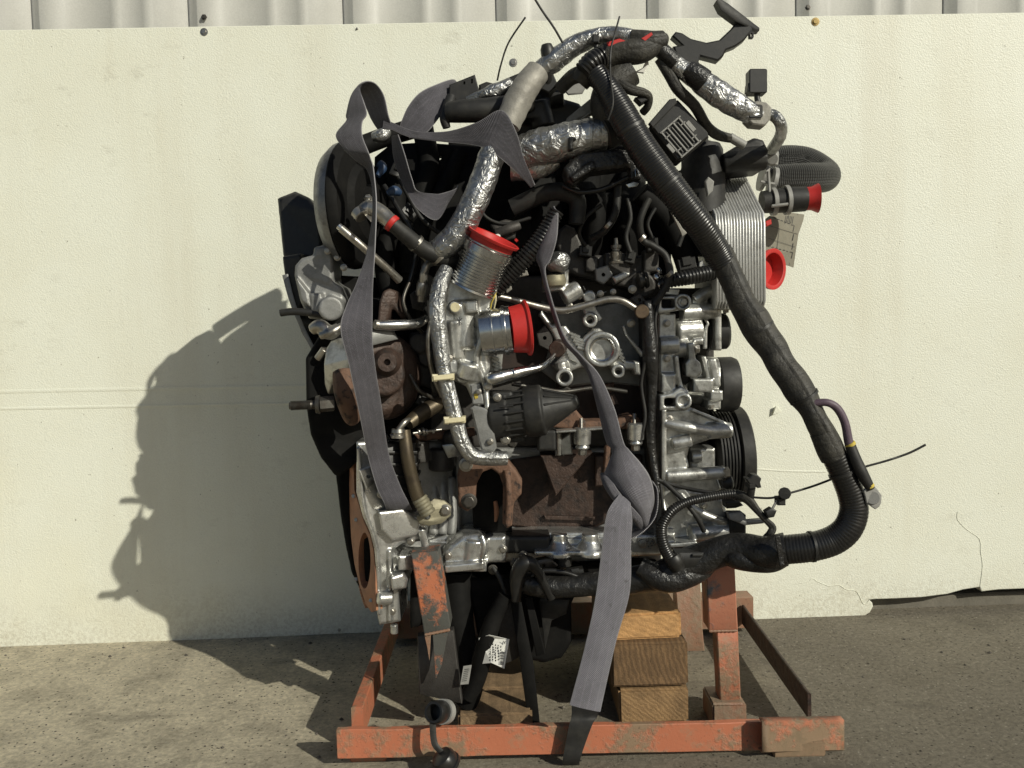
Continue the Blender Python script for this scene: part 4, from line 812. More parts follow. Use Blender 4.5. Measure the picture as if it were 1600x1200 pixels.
g.cyl((1044, 548, 0.155), (1076, 542, 0.16), 14); g.plate([(1075, 536), (1086, 534), (1087, 560), (1094, 566), (1098, 582), (1088, 592), (1072, 588), (1071, 568), (1076, 562)], 0.135, 0.035, 2); g.cyl((1082, 534, 0.15), (1098, 532, 0.15), 6)
pb = E('pump_bracket', g, 'alu', remesh=0.0014, it=2)
bolt(1086, 545, 0.145, 7, pb, to=(1100, 545, 0.145)); bolt(1132, 484, 0.17, 6, pb, to=(1140, 483, 0.17))
g = G(); g.lathe((1101, 520, 0.215), (1136, 517, 0.215), [(0, 24), (0.05, 28), (0.9, 28), (1, 25), (1, 8), (0.8, 8), (0.8, 0.1)], 40); E('idler_pulley', g, 'rubber')
g = G(); g.box(1083, 592, 1115, 613, 0.15, 0.21, 2); g.plate([(1096, 557), (1103, 556), (1112, 580), (1113, 591), (1104, 591)], 0.16, 0.05, 2); g.plate([(1108, 561), (1119, 560), (1126, 590), (1127, 604), (1117, 604), (1112, 585)], 0.155, 0.06, 2); g.box(1110, 610, 1130, 626, 0.15, 0.22, 2); g.box(1106, 625, 1127, 640, 0.16, 0.22, 2)
g.cyl((1056, 590, 0.23), (1120, 596, 0.23), 38); alt = E('alternator', g, 'alu', remesh=0.0014, it=2)
g = G(); g.cyl((1060, 578, 0.19), (1076, 580, 0.19), 22); E('alternator_core', g, 'black', alt); bolt(1110, 634, 0.15, 5, alt, to=(1110, 644, 0.15))
g = G(); g.lathe((1118, 601, 0.23), (1151, 600, 0.23), [(0, 38), (0.08, 43), (0.75, 43), (0.95, 40), (1, 34), (1, 10), (0.85, 10), (0.85, 0.1)], 48); E('alternator_pulley', g, 'rubber', alt)
pr = [(0, 60)]
for i in range(6): q0 = 0.08 + i * 0.09; pr += [(q0, 70), (q0 + 0.045, 70), (q0 + 0.055, 66), (q0 + 0.08, 66)]
pr += [(0.64, 70), (0.66, 75), (0.95, 75), (1, 72), (1, 20), (0.9, 20), (0.9, 0.1)]
g = G(); g.lathe((1108, 712, 0.265), (1162, 709, 0.265), pr, 64); E('crank_pulley', g, 'rubber')
g = G()
g.plate([(1036, 640), (1060, 638), (1080, 637), (1112, 650), (1140, 663), (1140, 684), (1112, 686), (1078, 698), (1074, 715), (1078, 730), (1060, 744), (1036, 748)], 0.135, 0.07, 4)
g.cyl((1105, 674, 0.13), (1142, 672, 0.135), 12.5); g.tube([(1040, 662, 0.125, 8), (1075, 668, 0.12, 9), (1110, 674, 0.125, 9)]); g.tube([(1080, 640, 0.13, 3), (1110, 652, 0.13, 3), (1138, 664, 0.13, 3)]); g.cyl((1050, 694, 0.125), (1080, 688, 0.125), 10)
g.cyl((1040, 744, 0.125), (1132, 738, 0.13), 10.5); g.box(1078, 700, 1118, 732, 0.17, 0.22, 3); g.cyl((1080, 714, 0.165), (1096, 713, 0.165), 9); g.plate([(1036, 740), (1120, 742), (1128, 765), (1100, 775), (1036, 770)], 0.155, 0.05, 3)
g.box(1034, 640, 1042, 752, 0.118, 0.19, 1.5)
cb = E('compressor_bracket', g, 'alu', remesh=0.0014, it=2)
g = G(); g.lathe((1128, 739, 0.13), (1139, 738, 0.13), [(0, 12), (0.4, 12), (0.45, 9.5), (1, 9)], 6); E('bolt', g, 'steel', cb)
g = G(); g.lathe((1128, 755, 0.14), (1145, 752, 0.14), [(0, 8), (0.3, 12), (0.8, 12), (1, 8)], 16); E('rubber_bush', g, 'black', cb)
g = G()
g.plate([(1034, 755), (1075, 765), (1100, 768), (1130, 780), (1136, 800), (1152, 815), (1152, 842), (1085, 848), (1036, 852)], 0.15, 0.06, 4); g.cyl((1078, 834, 0.135), (1152, 827, 0.14), 15); g.tube([(1062, 770, 0.14, 5), (1085, 795, 0.13, 6), (1120, 812, 0.13, 7), (1150, 818, 0.14, 6)]); g.box(1030, 832, 1056, 856, 0.12, 0.18, 3); g.tube([(1034, 780, 0.14, 5), (1040, 815, 0.13, 6), (1030, 840, 0.13, 6)]); g.plate([(1046, 850), (1090, 846), (1088, 854), (1048, 856)], 0.11, 0.04, 1)
E('lower_bracket', g, 'alu', remesh=0.0014, it=2)
g = G(); g.plate([(1134, 785), (1155, 783), (1162, 790), (1150, 794), (1136, 795)], 0.11, 0.03, 1.5); g.box(1140, 805, 1166, 842, 0.12, 0.16, 3); E('sensor_bracket', g, 'black'); g = G(); g.plate([(1138, 803), (1160, 801), (1168, 814), (1192, 812), (1194, 818), (1165, 821), (1140, 812)], 0.10, 0.015, 1.5); E('sensor_bracket', g, 'alu_dull')

M['cooler'] = worn('brazed_aluminium', (0.62, 0.62, 0.60), (0.42, 0.415, 0.39), 0.55, 0.42, 40, 0.5, 0.78, 0.0004, 420)
# ---- oil cooler ----------------------------------------------------------
cx0, cx1, NP = 1112, 1192, 17
zf0, zf1, zt_ = P(1160, 482, 0.13).z, P(1160, 338, 0.13).z, P(1150, 266, 0.25).z
X0, X1 = P(1119, 420, 0.13).x, P(1197, 420, 0.13).x
def cplate(x, th_, grow, name, mat, par):
    q = [(0.13, zf0 + 0.012), (0.142, zf0), (0.27, zf0), (0.30, zf0 + 0.02), (0.30, zt_ - 0.03), (0.285, zt_ - 0.004), (0.262, zt_), (0.15, zf1 + 0.016), (0.136, zf1 + 0.006), (0.13, zf1 - 0.014)]
    cy, cz = 0.21, (zf0 + zt_) / 2; g = G(); n_ = len(q); V = []
    for dx, e in ((0, -0.0012), (th_ * 0.3, 0), (th_ * 0.7, 0), (th_, -0.0012)):
        for y, z in q:
            v = Vector((y - cy, z - cz)); L = v.length; v = v * ((L + e + grow) / L); V.append((x + dx, cy + v.x, cz + v.y))
    F = [(i * n_ + k, i * n_ + (k + 1) % n_, (i + 1) * n_ + (k + 1) % n_, (i + 1) * n_ + k) for i in range(3) for k in range(n_)] + [tuple(range(n_)), tuple(3 * n_ + k for k in range(n_))]
    g.add(V, F); return E(name, g, mat, par, smooth=50)
step = (X1 - X0) / NP
core = cplate(X0 + step * 0.2, X1 - X0 - step * 0.4, -0.004, 'oil_cooler', 'steel_dark', eng)
for i in range(NP): cplate(X0 + i * step + random.uniform(-0.0002, 0.0002), step * (0.76 if i < NP - 1 else 0.95), random.uniform(-0.0006, 0.0004), 'cooler_plate', 'cooler', core)
# oil filter can, necks
g = G(); g.lathe((1098, 335, 0.19), (1097, 222, 0.19), [(0, 34), (0.6, 34), (0.66, 32), (0.88, 31.5), (0.96, 27), (0.985, 16), (1, 14)], 40); fc = E('oil_filter_can', g, 'rubber'); g = G(); g.lathe((1097, 224, 0.19), (1097, 212, 0.19), [(0, 9.5), (0.85, 9.5), (1, 8)], 6); E('filter_hex', g, 'rubber', fc)
g = G(); g.plate([(1102, 283), (1107, 276), (1116, 283), (1114, 298), (1106, 306)], 0.125, 0.01, 1.5); E('filter_tab', g, 'grey_plastic', fc)
g = G(); g.plate([(1130, 240), (1150, 228), (1180, 214), (1194, 218), (1202, 235), (1198, 262), (1150, 268), (1130, 262)], 0.16, 0.08, 5); g.tube([(1130, 256, 0.17, 14), (1165, 250, 0.165, 18), (1195, 248, 0.165, 18)]); E('cooler_housing', g, 'rubber', remesh=0.0022)
T1('braided_hose', [(1195, 254, 0.36, 20), (1225, 250, 0.36, 22), (1258, 255, 0.355, 24), (1284, 270, 0.335, 24), (1287, 277, 0.31, 23), (1262, 277, 0.285, 22), (1225, 277, 0.28, 20), (1200, 280, 0.28, 18)], 'braid', n=28, sub=10)
g = G(); g.tube([(1190, 316, 0.215, 17), (1215, 314, 0.215, 18.5), (1236, 312, 0.215, 19.5), (1258, 311, 0.215, 19)], n=24); nk = E('coolant_neck', g, 'rubber')
def clampring(cx, cy, d, r, ang, par, w_=5):
    g = G(); a = R(ang); ux, uy = math.cos(a), math.sin(a); A = P(cx - ux * w_, cy - uy * w_, d); B = P(cx + ux * w_, cy + uy * w_, d); rr = m(r, d)
    g.lathew(A, B, [(0, rr), (0, rr * 1.1), (1, rr * 1.1), (1, rr), (0.5, rr * 0.98)], 32); return E('hose_clamp', g, 'grey_plastic', par)
for x, y, r_ in ((1208, 315, 19.4), (1229, 312.5, 20.6)): clampring(x, y, 0.215, r_, -6, nk, 3)
g = G(); g.beamw(P(1206, 322, 0.187), P(1231, 319, 0.185), 0.008, 0.005); E('clamp_bridge', g, 'grey_plastic', nk)
for x, y, r_ in ((1192, 276, 20), (1207, 284, 20)): clampring(x, y, 0.26, r_, 12, nk, 3)
g = G(); g.beamw(P(1188, 284, 0.21), P(1210, 288, 0.21), 0.008, 0.005); E('clamp_bridge', g, 'grey_plastic', nk); g = G(); g.beamw(P(1200, 268, 0.205), P(1202, 300, 0.205), 0.007, 0.005); E('clamp_bridge', g, 'grey_plastic', nk)
g = G(); g.lathe((1207, 258, 0.215), (1208, 232, 0.215), [(0, 8), (0.3, 9), (0.7, 9), (1, 6)], 20); g.cyl((1207, 248, 0.2), (1207, 248, 0.23), 9); E('quick_connector', g, 'grey_plastic', nk)
g = G(); g.plate([(1196, 346), (1205, 342), (1206, 350), (1198, 354)], 0.16, 0.01, 1); E('port_mark', g, 'red', nk)
T1('coolant_neck', [(1186, 422, 0.20, 20), (1198, 421, 0.19, 20)], 'rubber', n=24)

# ---- harness -------------------------------------------------------------
hz = T1('wiring_harness', [(1124, 396, 0.05, 19), (1136, 418, 0.045, 21), (1164, 478, 0.04, 22), (1202, 540, 0.03, 22.5), (1224, 572, 0.02, 22), (1246, 604, 0.01, 22.5), (1268, 642, 0.0, 20), (1288, 682, 0.0, 18.5), (1300, 704, 0.0, 18)], 'tape', n=26, lump=0.24, fr=75)
T1('conduit', [(930, 112, 0.03, 16), (950, 140, 0.025, 19), (972, 178, 0.02, 22), (1000, 226, 0.015, 23), (1028, 266, 0.01, 23.5), (1060, 308, 0.01, 23), (1092, 350, 0.02, 22), (1118, 390, 0.04, 21), (1132, 414, 0.045, 20)], 'gloss', hz, n=24, sub=8, corr=(0.0044, 0.016))
T1('conduit', [(1292, 688, 0.0, 19), (1305, 714, 0.0, 20), (1318, 742, 0.0, 20), (1331, 776, 0.0, 21), (1334, 800, 0.0, 22), (1324, 826, 0.0, 22.5), (1302, 844, 0.005, 23), (1270, 854, 0.01, 23), (1236, 858, 0.02, 23), (1210, 860, 0.03, 22)], 'gloss', hz, n=24, sub=8, corr=(0.0050, 0.007))
T1('taped_run', [(1284, 674, 0.0, 20), (1296, 698, 0.0, 21), (1304, 714, 0.0, 20.6)], 'tape', hz, n=20, lump=0.12)
T1('taped_run', [(1228, 859, 0.02, 24.5), (1200, 861, 0.03, 25), (1165, 858, 0.05, 24), (1120, 864, 0.07, 23), (1085, 880, 0.08, 26), (1040, 895, 0.08, 24), (990, 905, 0.09, 22), (930, 912, 0.1, 20), (870, 918, 0.105, 18), (820, 910, 0.11, 16)], 'vinyl', hz, n=20, lump=0.25, fr=45)
T1('taped_run', [(1000, 885, 0.08, 18), (1030, 900, 0.07, 20), (1062, 902, 0.07, 20), (1095, 890, 0.075, 16), (1110, 872, 0.08, 14)], 'vinyl', hz, n=18, lump=0.3, fr=50)
T1('taped_run', [(1128, 868, 0.06, 8), (1150, 874, 0.045, 15), (1180, 878, 0.035, 15), (1205, 876, 0.03, 16), (1228, 868, 0.025, 13), (1246, 864, 0.022, 6)], 'vinyl', hz, n=18, lump=0.3, fr=50)
T1('taped_run', [(806, 938, 0.09, 8), (808, 900, 0.085, 12), (822, 880, 0.08, 13), (838, 890, 0.085, 9), (852, 915, 0.09, 7), (862, 935, 0.095, 7)], 'gloss', hz, n=14, lump=0.15, fr=50)
for p in ([(1212, 840), (1219, 838), (1226, 882), (1219, 886)], [(1296, 700), (1302, 694), (1306, 700), (1300, 706)]):
    g = G(); g.plate(p, -0.012, 0.004, 0.5); E('tape_end', g, 'vinyl', hz, smooth=0)
# fine branch wires at lower right
T1('branch_conduit', [(1046, 872, 0.05, 9), (1036, 850, 0.045, 9), (1034, 824, 0.045, 8.5), (1048, 800, 0.045, 8), (1070, 786, 0.05, 7), (1100, 778, 0.055, 7), (1140, 772, 0.06, 7), (1152, 774, 0.06, 9)], 'gloss', hz, n=14, corr=(0.004, 0.06))
g = G(); g.lathe((1050, 868, 0.05), (1060, 890, 0.05), [(0, 12), (0.2, 14), (0.6, 14), (0.7, 12), (1, 11)], 10); g.box(1056, 864, 1100, 888, 0.05, 0.08, 2); g.box(1082, 866, 1098, 870, 0.046, 0.05, 0.5); E('connector', g, 'black', hz)
cablew('branch_wire', [(1028, 750, 0.09), (1060, 760, 0.085), (1100, 768, 0.07), (1140, 772, 0.06), (1165, 776, 0.05)], 3.2, 'rubber', hz)
cablew('branch_wire', [(1036, 752, 0.09), (1056, 770, 0.08), (1075, 790, 0.07), (1090, 810, 0.07), (1100, 830, 0.08)], 4, 'rubber', hz)
cablew('branch_wire', [(1032, 756, 0.09), (1036, 800, 0.085), (1033, 830, 0.09), (1040, 850, 0.09)], 2.6, 'rubber', hz)
T1('branch_wire', [(1150, 772, 0.06, 8), (1168, 780, 0.05, 8), (1182, 796, 0.045, 6), (1196, 812, 0.04, 5), (1207, 824, 0.04, 6), (1203, 834, 0.04, 6), (1196, 840, 0.05, 5)], 'tape', hz, n=10)
T1('branch_wire', [(1172, 778, 0.05, 6), (1174, 765, 0.045, 6), (1176, 755, 0.045, 5)], 'rubber', hz, n=10)
g = G(); g.plate([(1166, 748), (1172, 747), (1176, 742), (1184, 742), (1190, 748), (1188, 754), (1190, 762), (1184, 763), (1180, 758), (1172, 757), (1168, 752)], 0.035, 0.02, 1.5); g.box(1171, 756, 1181, 764, 0.035, 0.06, 1); E('tie_anchor', g, 'black', hz)
g = G(); g.cyl((1226, 771, 0.025), (1226, 771, 0.05), 10, 10); g.box(1216, 778, 1228, 790, 0.03, 0.05, 2); E('tie_anchor', g, 'rubber', hz)
g = G(); g.beamw(P(1204, 800, 0.035), P(1214, 782, 0.035), 0.002, 0.004); E('clip_pin', g, 'grey_plastic', hz)
g = G(); g.plate([(1196, 800), (1206, 794), (1214, 798), (1210, 808), (1200, 810)], 0.03, 0.015, 1.5); E('clip_base', g, 'black', hz)
cablew('cable_tie', [(1176, 777, 0.045), (1205, 778, 0.035), (1232, 771, 0.025), (1275, 758, 0.03), (1340, 733, 0.04), (1385, 720, 0.045), (1420, 708, 0.05), (1446, 695, 0.055)], 1.9, 'rubber', hz, n=6)
# tie bands round the loom
for x, y, d, r_, ax_, ay_ in ((1044, 288, 0.01, 24.5, 0.62, 0.78), (1122, 396, 0.045, 22, 0.55, 0.83), (1186, 514, 0.035, 24, 0.55, 0.83), (1256, 620, 0.006, 23, 0.5, 0.86), (1316, 738, 0.0, 21.2, 0.4, 0.92), (1268, 854, 0.01, 24, -0.99, 0.1), (985, 202, 0.018, 23.5, 0.5, 0.86)):
    g = G(); A = P(x - ax_ * 2, y - ay_ * 2, d); B = P(x + ax_ * 2, y + ay_ * 2, d); q = m(r_, d); g.lathew(A, B, [(0, q * 0.96), (0, q * 1.03), (1, q * 1.03), (1, q * 0.96)], 28); E('tie_band', g, 'black', hz)
# ring terminal lead
T1('earth_lead', [(1272, 630, -0.01, 6), (1292, 629, -0.015, 6), (1308, 638, -0.015, 6.5), (1320, 660, -0.015, 6.5), (1326, 690, -0.015, 7), (1330, 700, -0.015, 7.5)], 'purple', hz, n=14)
T1('lead_sleeve', [(1328, 694, -0.015, 8), (1336, 716, -0.018, 9), (1346, 738, -0.02, 9.5), (1356, 756, -0.02, 8), (1360, 764, -0.02, 7)], 'rubber', hz, n=14)
g = G(); g.cyl((1327, 692, -0.015), (1330, 697, -0.015), 8.6); E('lead_binding', g, 'yellow', hz); g = G(); g.cyl((1357, 757, -0.02), (1360, 762, -0.02), 7.6); E('lead_binding', g, 'yellow', hz)
g = G(); g.plate([(1350, 768), (1354, 760), (1366, 758), (1372, 766), (1378, 774), (1377, 786), (1374, 792), (1368, 796), (1362, 792), (1354, 786), (1352, 776)], -0.022, 0.004, 1, holes=[circ(1364, 778, 6, 16)]); g.lathe((1364, 778, -0.024), (1364, 778, -0.018), [(0, 6.2), (0, 10), (1, 10.5), (1, 6.2)], 24); E('ring_terminal', g, 'grey_plastic', hz)
# upper harness
T1('conduit', [(905, 130, 0.06, 16), (930, 100, 0.05, 19), (960, 84, 0.045, 20), (1000, 80, 0.045, 19), (1030, 66, 0.05, 13), (1036, 58, 0.055, 9)], 'tape', hz, n=18, lump=0.1)
T1('conduit', [(912, 112, 0.03, 15), (925, 98, 0.03, 16), (940, 88, 0.035, 15)], 'gloss', hz, n=18, corr=(0.006, 0.07))
T1('taped_run', [(985, 62, 0.05, 14), (1012, 66, 0.045, 16), (1036, 62, 0.05, 14)], 'tape', hz, n=18, lump=0.15)
g = G(); g.plate([(948, 66), (968, 60), (990, 68), (970, 74), (950, 72)], 0.028, 0.004, 1); g.plate([(1002, 60), (1018, 50), (1020, 54), (1008, 64)], 0.028, 0.003, 0.5); E('red_tape', g, 'red', hz)
T1('foil_sleeve', [(826, 118, 0.08, 9), (855, 103, 0.075, 16), (880, 84, 0.07, 16), (905, 68, 0.065, 15), (940, 56, 0.06, 13), (970, 56, 0.055, 13), (995, 64, 0.055, 14)], 'foil', hz, n=22, crumple=0.06)
T1('foil_sleeve', [(1038, 86, 0.06, 12), (1062, 106, 0.06, 14), (1085, 120, 0.06, 16), (1110, 138, 0.06, 19), (1140, 158, 0.06, 19), (1168, 174, 0.06, 17), (1188, 184, 0.06, 12)], 'foil', hz, n=22, crumple=0.06)
T1('taped_run', [(1024, 70, 0.05, 12), (1042, 86, 0.055, 14), (1055, 98, 0.058, 14)], 'vinyl', hz, n=16, lump=0.2); T1('taped_run', [(1072, 108, 0.058, 16), (1088, 120, 0.058, 18.5), (1098, 128, 0.06, 19)], 'vinyl', hz, n=16, lump=0.1)
T1('foil_sleeve', [(1190, 180, 0.06, 8), (1208, 180, 0.06, 9), (1220, 195, 0.06, 9), (1219, 213, 0.12, 9), (1206, 234, 0.2, 9)], 'foil_fine', hz, n=16, crumple=0.05)
T1('branch_wire', [(1030, 92, 0.06, 8), (1045, 115, 0.06, 9), (1060, 140, 0.065, 9), (1085, 165, 0.08, 8.5), (1103, 195, 0.10, 8), (1120, 210, 0.12, 8), (1140, 216, 0.14, 7)], 'tape', hz, n=12); g = G(); g.cyl((1140, 214, 0.14), (1164, 228, 0.14), 7, 16); E('wire_marker', g, 'grey_plastic', hz)
T1('branch_wire', [(966, 128, 0.04, 7), (985, 140, 0.04, 8), (1005, 145, 0.045, 7), (1014, 152, 0.05, 6), (1012, 166, 0.06, 6), (1004, 176, 0.07, 6)], 'tape', hz, n=12)
g = G(); g.plate([(992, 152), (1006, 148), (1012, 156), (1002, 162)], 0.045, 0.02, 1.5); E('tie_anchor', g, 'rubber', hz)
g = G(); g.plate([(992, 112), (1004, 106), (1012, 90), (1014, 100), (1006, 114)], 0.06, 0.004, 1); E('torn_tape', g, 'paper', hz)
# square connector with grey keeper
g = G(); g.plate([(1016, 196), (1048, 158), (1060, 156), (1106, 206), (1108, 214), (1066, 250), (1058, 250)], 0.075, 0.05, 3); mod = E('control_connector', g, 'black', hz)
g = G(); u_ = (44, 40); 
def mq(u, v): return (1029 + u * 0.74 + v * 0.73, 208 - u * 0.64 + v * 0.86)
def bar(u0, v0, u1, v1, w_):
    a, b = mq(u0, v0), mq(u1, v1); g.beamw(P(*a, 0.0735), P(*b, 0.0735), m(w_), 0.004, Vector((0, 1, 0)), 0.0004)
for u in (4, 16, 28, 40): bar(u, 2, u, 46, 2.6)
for v in (2, 46): bar(2, v, 44, v, 2.6)
for u in (10, 22, 34): bar(u, 6, u, 42, 1.2)
for v in (12, 36): bar(2, v, 12, v, 2.0); bar(34, v, 44, v, 2.0)
bar(46, 14, 46, 30, 7); bar(-1, 20, -1, 34, 6)
E('keeper_grid', g, 'grey_plastic', mod, smooth=0)
g = G(); g.plate([(1014, 192), (1046, 155), (1056, 153), (1058, 160), (1020, 200)], 0.066, 0.01, 1.5); E('connector_lid', g, 'rubber', mod)
# loose connector pair
g = G(); g.plate(rrect(1171, 107, 1199, 145, 3), 0.06, 0.022, 1.5); g.plate([(1169, 130), (1172, 128), (1172, 144), (1168, 142)], 0.062, 0.018, 1); g.plate([(1196, 130), (1199, 128), (1199, 140), (1196, 144)], 0.062, 0.018, 1); cc = E('connector', g, 'black', hz)
T1('connector_neck', [(1184, 142, 0.07, 4.5), (1183, 152, 0.07, 4.5), (1185, 162, 0.07, 5)], 'black', cc, n=10)
g = G(); g.plate([(1167, 172), (1170, 162), (1184, 157), (1198, 160), (1206, 168), (1204, 186), (1196, 196), (1176, 194), (1168, 186)], 0.05, 0.03, 2); E('connector', g, 'grey_cloth', hz)
g = G(); g.plate(rrect(1170, 163, 1192, 184, 4), 0.046, 0.01, 1); E('connector_face', g, 'black', hz); g = G()
for i in range(3):
    for j in range(2): g.plate(circ(1175.5 + i * 5, 168.5 + j * 6, 2, 8), 0.0445, 0.003, 0.3)
E('pin_seal', g, 'grey_plastic', hz, smooth=0, kind='stuff')
# plastic bracket arm sticking up at the top right
g = G(); g.plate([(1050, 56), (1056, 49), (1066, 51), (1080, 60), (1104, 66), (1124, 62), (1142, 45), (1152, 32), (1172, 36), (1176, 46), (1164, 62), (1150, 72), (1135, 78), (1130, 88), (1122, 95), (1095, 88), (1092, 96), (1100, 108), (1090, 112), (1066, 96), (1054, 80), (1052, 72), (1066, 70)], 0.085, 0.018, 2.5)
br = E('plastic_bracket', g, 'black'); g = G()
df3 = lambda x, y: 0.06 + (x - 1120) * 0.0005
g.plate([(1119, 1), (1123, -4), (1138, 5), (1160, 22), (1187, 43), (1187, 47), (1180, 47), (1150, 33), (1126, 15)], 0, 0, 1.5, dfn=df3, nrm=Vector((0.0, 0.02, 0.0))); E('bracket_pad', g, 'rubber', br); g = G(); g.plate(rrect(1171, 49, 1178, 59, 1.5), 0.09, 0.008, 0.6, holes=[rrect(1173, 51, 1176, 57, 0.8)]); E('bracket_loop', g, 'rubber', br)
# ---- foil heat wrapped pipes --------------------------------------------
T1('foil_pipe', [(782, 205, 0.05, 19), (768, 245, 0.045, 20), (752, 290, 0.04, 21), (732, 335, 0.04, 21), (712, 368, 0.045, 21), (690, 388, 0.055, 19), (672, 392, 0.07, 12)], 'foil', n=24, crumple=0.055)
T1('grey_sleeve', [(840, 112, 0.07, 19), (822, 136, 0.06, 21), (806, 165, 0.055, 21), (792, 196, 0.05, 20)], 'grey_cloth', n=24, crumple=0.04)
T1('foil_pipe', [(806, 242, 0.08, 26), (840, 232, 0.075, 28), (880, 222, 0.07, 28), (920, 212, 0.07, 26), (946, 208, 0.07, 24)], 'foil', n=24, crumple=0.08)
T1('foil_pipe', [(800, 262, 0.095, 20), (840, 262, 0.09, 18), (870, 250, 0.09, 12)], 'foil', n=18, crumple=0.12)
g = G(); g.cyl((940, 209, 0.07), (968, 198, 0.075), 27, 28); E('rubber_boot', g, 'rubber')
T1('foil_pipe', [(698, 420, 0.045, 11), (688, 445, 0.035, 13), (683, 480, 0.03, 13.5), (686, 520, 0.03, 13), (692, 570, 0.03, 12), (700, 610, 0.028, 12.5), (712, 655, 0.028, 12.5), (722, 690, 0.03, 12), (738, 712, 0.035, 12), (765, 716, 0.04, 12), (792, 716, 0.045, 11)], 'foil_fine', n=20, crumple=0.02)
for x, y, a_ in ((691, 590, 6), (709, 657, 8)):
    g = G(); g.beamw(P(x - 15, y + 1, 0.012), P(x + 16, y - 2, 0.014), 0.012, 0.008, Vector((0, 0, 1))); g.box(x - 16, y - 5, x - 8, y + 6, 0.008, 0.02, 1); g.box(x + 12, y - 6, x + 18, y + 4, 0.01, 0.03, 1); E('pipe_clip', g, 'pale_plastic')
g = G()
for i in range(4): g.beamw(P(720 + (i % 2) * 4, 583 + (i // 2) * 5, 0.034), P(727, 583 + i * 2.5, 0.034), 0.002, 0.003)
E('clip_stud', g, 'pale_plastic', smooth=0, kind='stuff')
cablew('twisted_wire', [(776, 448, 0.05), (774, 460, 0.045), (768, 474, 0.045), (766, 486, 0.05)], 1.2, 'yellow', n=6); cablew('twisted_wire', [(772, 452, 0.05), (775, 466, 0.045), (772, 482, 0.05)], 1.2, 'pale_plastic', n=6)

# ---- black clutter on top ------------------------------------------------
T1('breather_hose', [(700, 176, 0.10, 15), (720, 174, 0.095, 17), (760, 172, 0.095, 18), (800, 166, 0.1, 17), (830, 160, 0.11, 14)], 'rubber', n=20)
T1('breather_hose', [(705, 152, 0.12, 8), (700, 168, 0.11, 9), (695, 185, 0.1, 8), (698, 200, 0.1, 6)], 'rubber', n=12)
g = G(); g.plate([(702, 132), (742, 116), (749, 142), (746, 152), (716, 162), (700, 158)], 0.125, 0.03, 2, holes=[rrect(724, 127, 727, 132, 1), rrect(736, 123, 739, 131, 1)]); g.plate([(748, 132), (760, 127), (772, 130), (800, 118), (820, 110), (806, 142), (770, 156), (748, 152)], 0.13, 0.04, 3); E('hose_bracket', g, 'rubber')
T1('foil_sleeve', [(730, 156, 0.12, 5), (748, 150, 0.115, 7), (768, 144, 0.11, 11), (784, 138, 0.11, 11), (800, 128, 0.11, 7)], 'foil', n=16, crumple=0.12)
T1('foil_sleeve', [(584, 214, 0.12, 8), (597, 211, 0.115, 11), (606, 205, 0.12, 7)], 'foil', n=16, crumple=0.15); T1('foil_sleeve', [(520, 260, 0.13, 5), (535, 267, 0.12, 10), (548, 272, 0.125, 7)], 'foil', n=16, crumple=0.15)
g = G(); g.lathe((857, 92, 0.07), (854, 70, 0.07), [(0, 9), (0.2, 10.5), (0.7, 10.5), (1, 8)], 14); g.tube([(857, 90, 0.07, 6), (858, 110, 0.07, 5.5), (856, 130, 0.08, 6)]); g.plate([(846, 118), (864, 114), (872, 132), (858, 145), (842, 138)], 0.075, 0.03, 2); E('fir_tree_clip', g, 'black')
g = G(); g.box(926, 53, 936, 66, 0.04, 0.06, 1.5); g.tube([(930, 64, 0.05, 4), (932, 80, 0.05, 4), (924, 92, 0.05, 4)]); E('fir_tree_clip', g, 'black')
cablew('cable_tie', [(777, 126, 0.1), (783, 100, 0.09), (795, 66, 0.085), (821, 27, 0.08)], 1.5, 'rubber', n=6); cablew('cable_tie', [(882, 72, 0.06), (866, 44, 0.05), (848, 18, 0.045), (833, -6, 0.04)], 1.8, 'rubber', n=6); cablew('cable_tie', [(968, 26, 0.03), (960, 55, 0.02), (954, 80, 0.01), (954, 120, 0.005), (958, 160, -0.005), (950, 188, -0.002)], 1.6, 'rubber', n=6)
T1('black_sleeve', [(985, 110, 0.06, 24), (960, 130, 0.06, 26), (948, 160, 0.06, 26), (956, 190, 0.07, 26)], 'tape', n=18, lump=0.1); T1('black_sleeve', [(872, 140, 0.08, 10), (900, 118, 0.07, 12), (930, 118, 0.065, 16), (950, 128, 0.06, 18)], 'tape', n=16, lump=0.2)
g = G(); g.plate([(880, 140), (900, 128), (918, 132), (910, 146), (888, 148)], 0.16, 0.004, 1.5); E('splash_guard', g, 'grey_plastic')
g = G(); g.plate([(882, 192), (886, 184), (922, 154), (934, 158), (938, 170), (926, 178), (905, 186), (892, 198)], 0.085, 0.012, 3); g.beamw(P(898, 194, 0.075), P(924, 175, 0.075), 0.003, 0.003); E('clear_clip', g, 'grey_cloth')
g = G(); g.plate([(780, 165), (830, 145), (870, 150), (905, 160), (930, 190), (925, 215), (860, 215), (800, 230), (770, 215)], 0.15, 0.12, 5); g.cyl((840, 160, 0.13), (850, 200, 0.13), 18); g.cyl((800, 160, 0.14), (880, 150, 0.14), 14); g.box(818, 155, 850, 185, 0.11, 0.16, 3)
E('fuel_rail_cover', g, 'black', remesh=0.0024)
g = G(); g.plate([(880, 262), (905, 238), (960, 232), (1000, 236), (1004, 256), (970, 262), (925, 268), (895, 290), (886, 284)], 0.06, 0.05, 4); g.plate([(890, 276), (926, 250), (932, 262), (896, 284)], 0.05, 0.02, 2); g.box(888, 213, 896, 234, 0.03, 0.05, 1); g.box(890, 213, 901, 218, 0.03, 0.05, 1); g.box(985, 236, 1002, 280, 0.06, 0.1, 3); E('injector_loom_tray', g, 'vinyl', remesh=0.002)
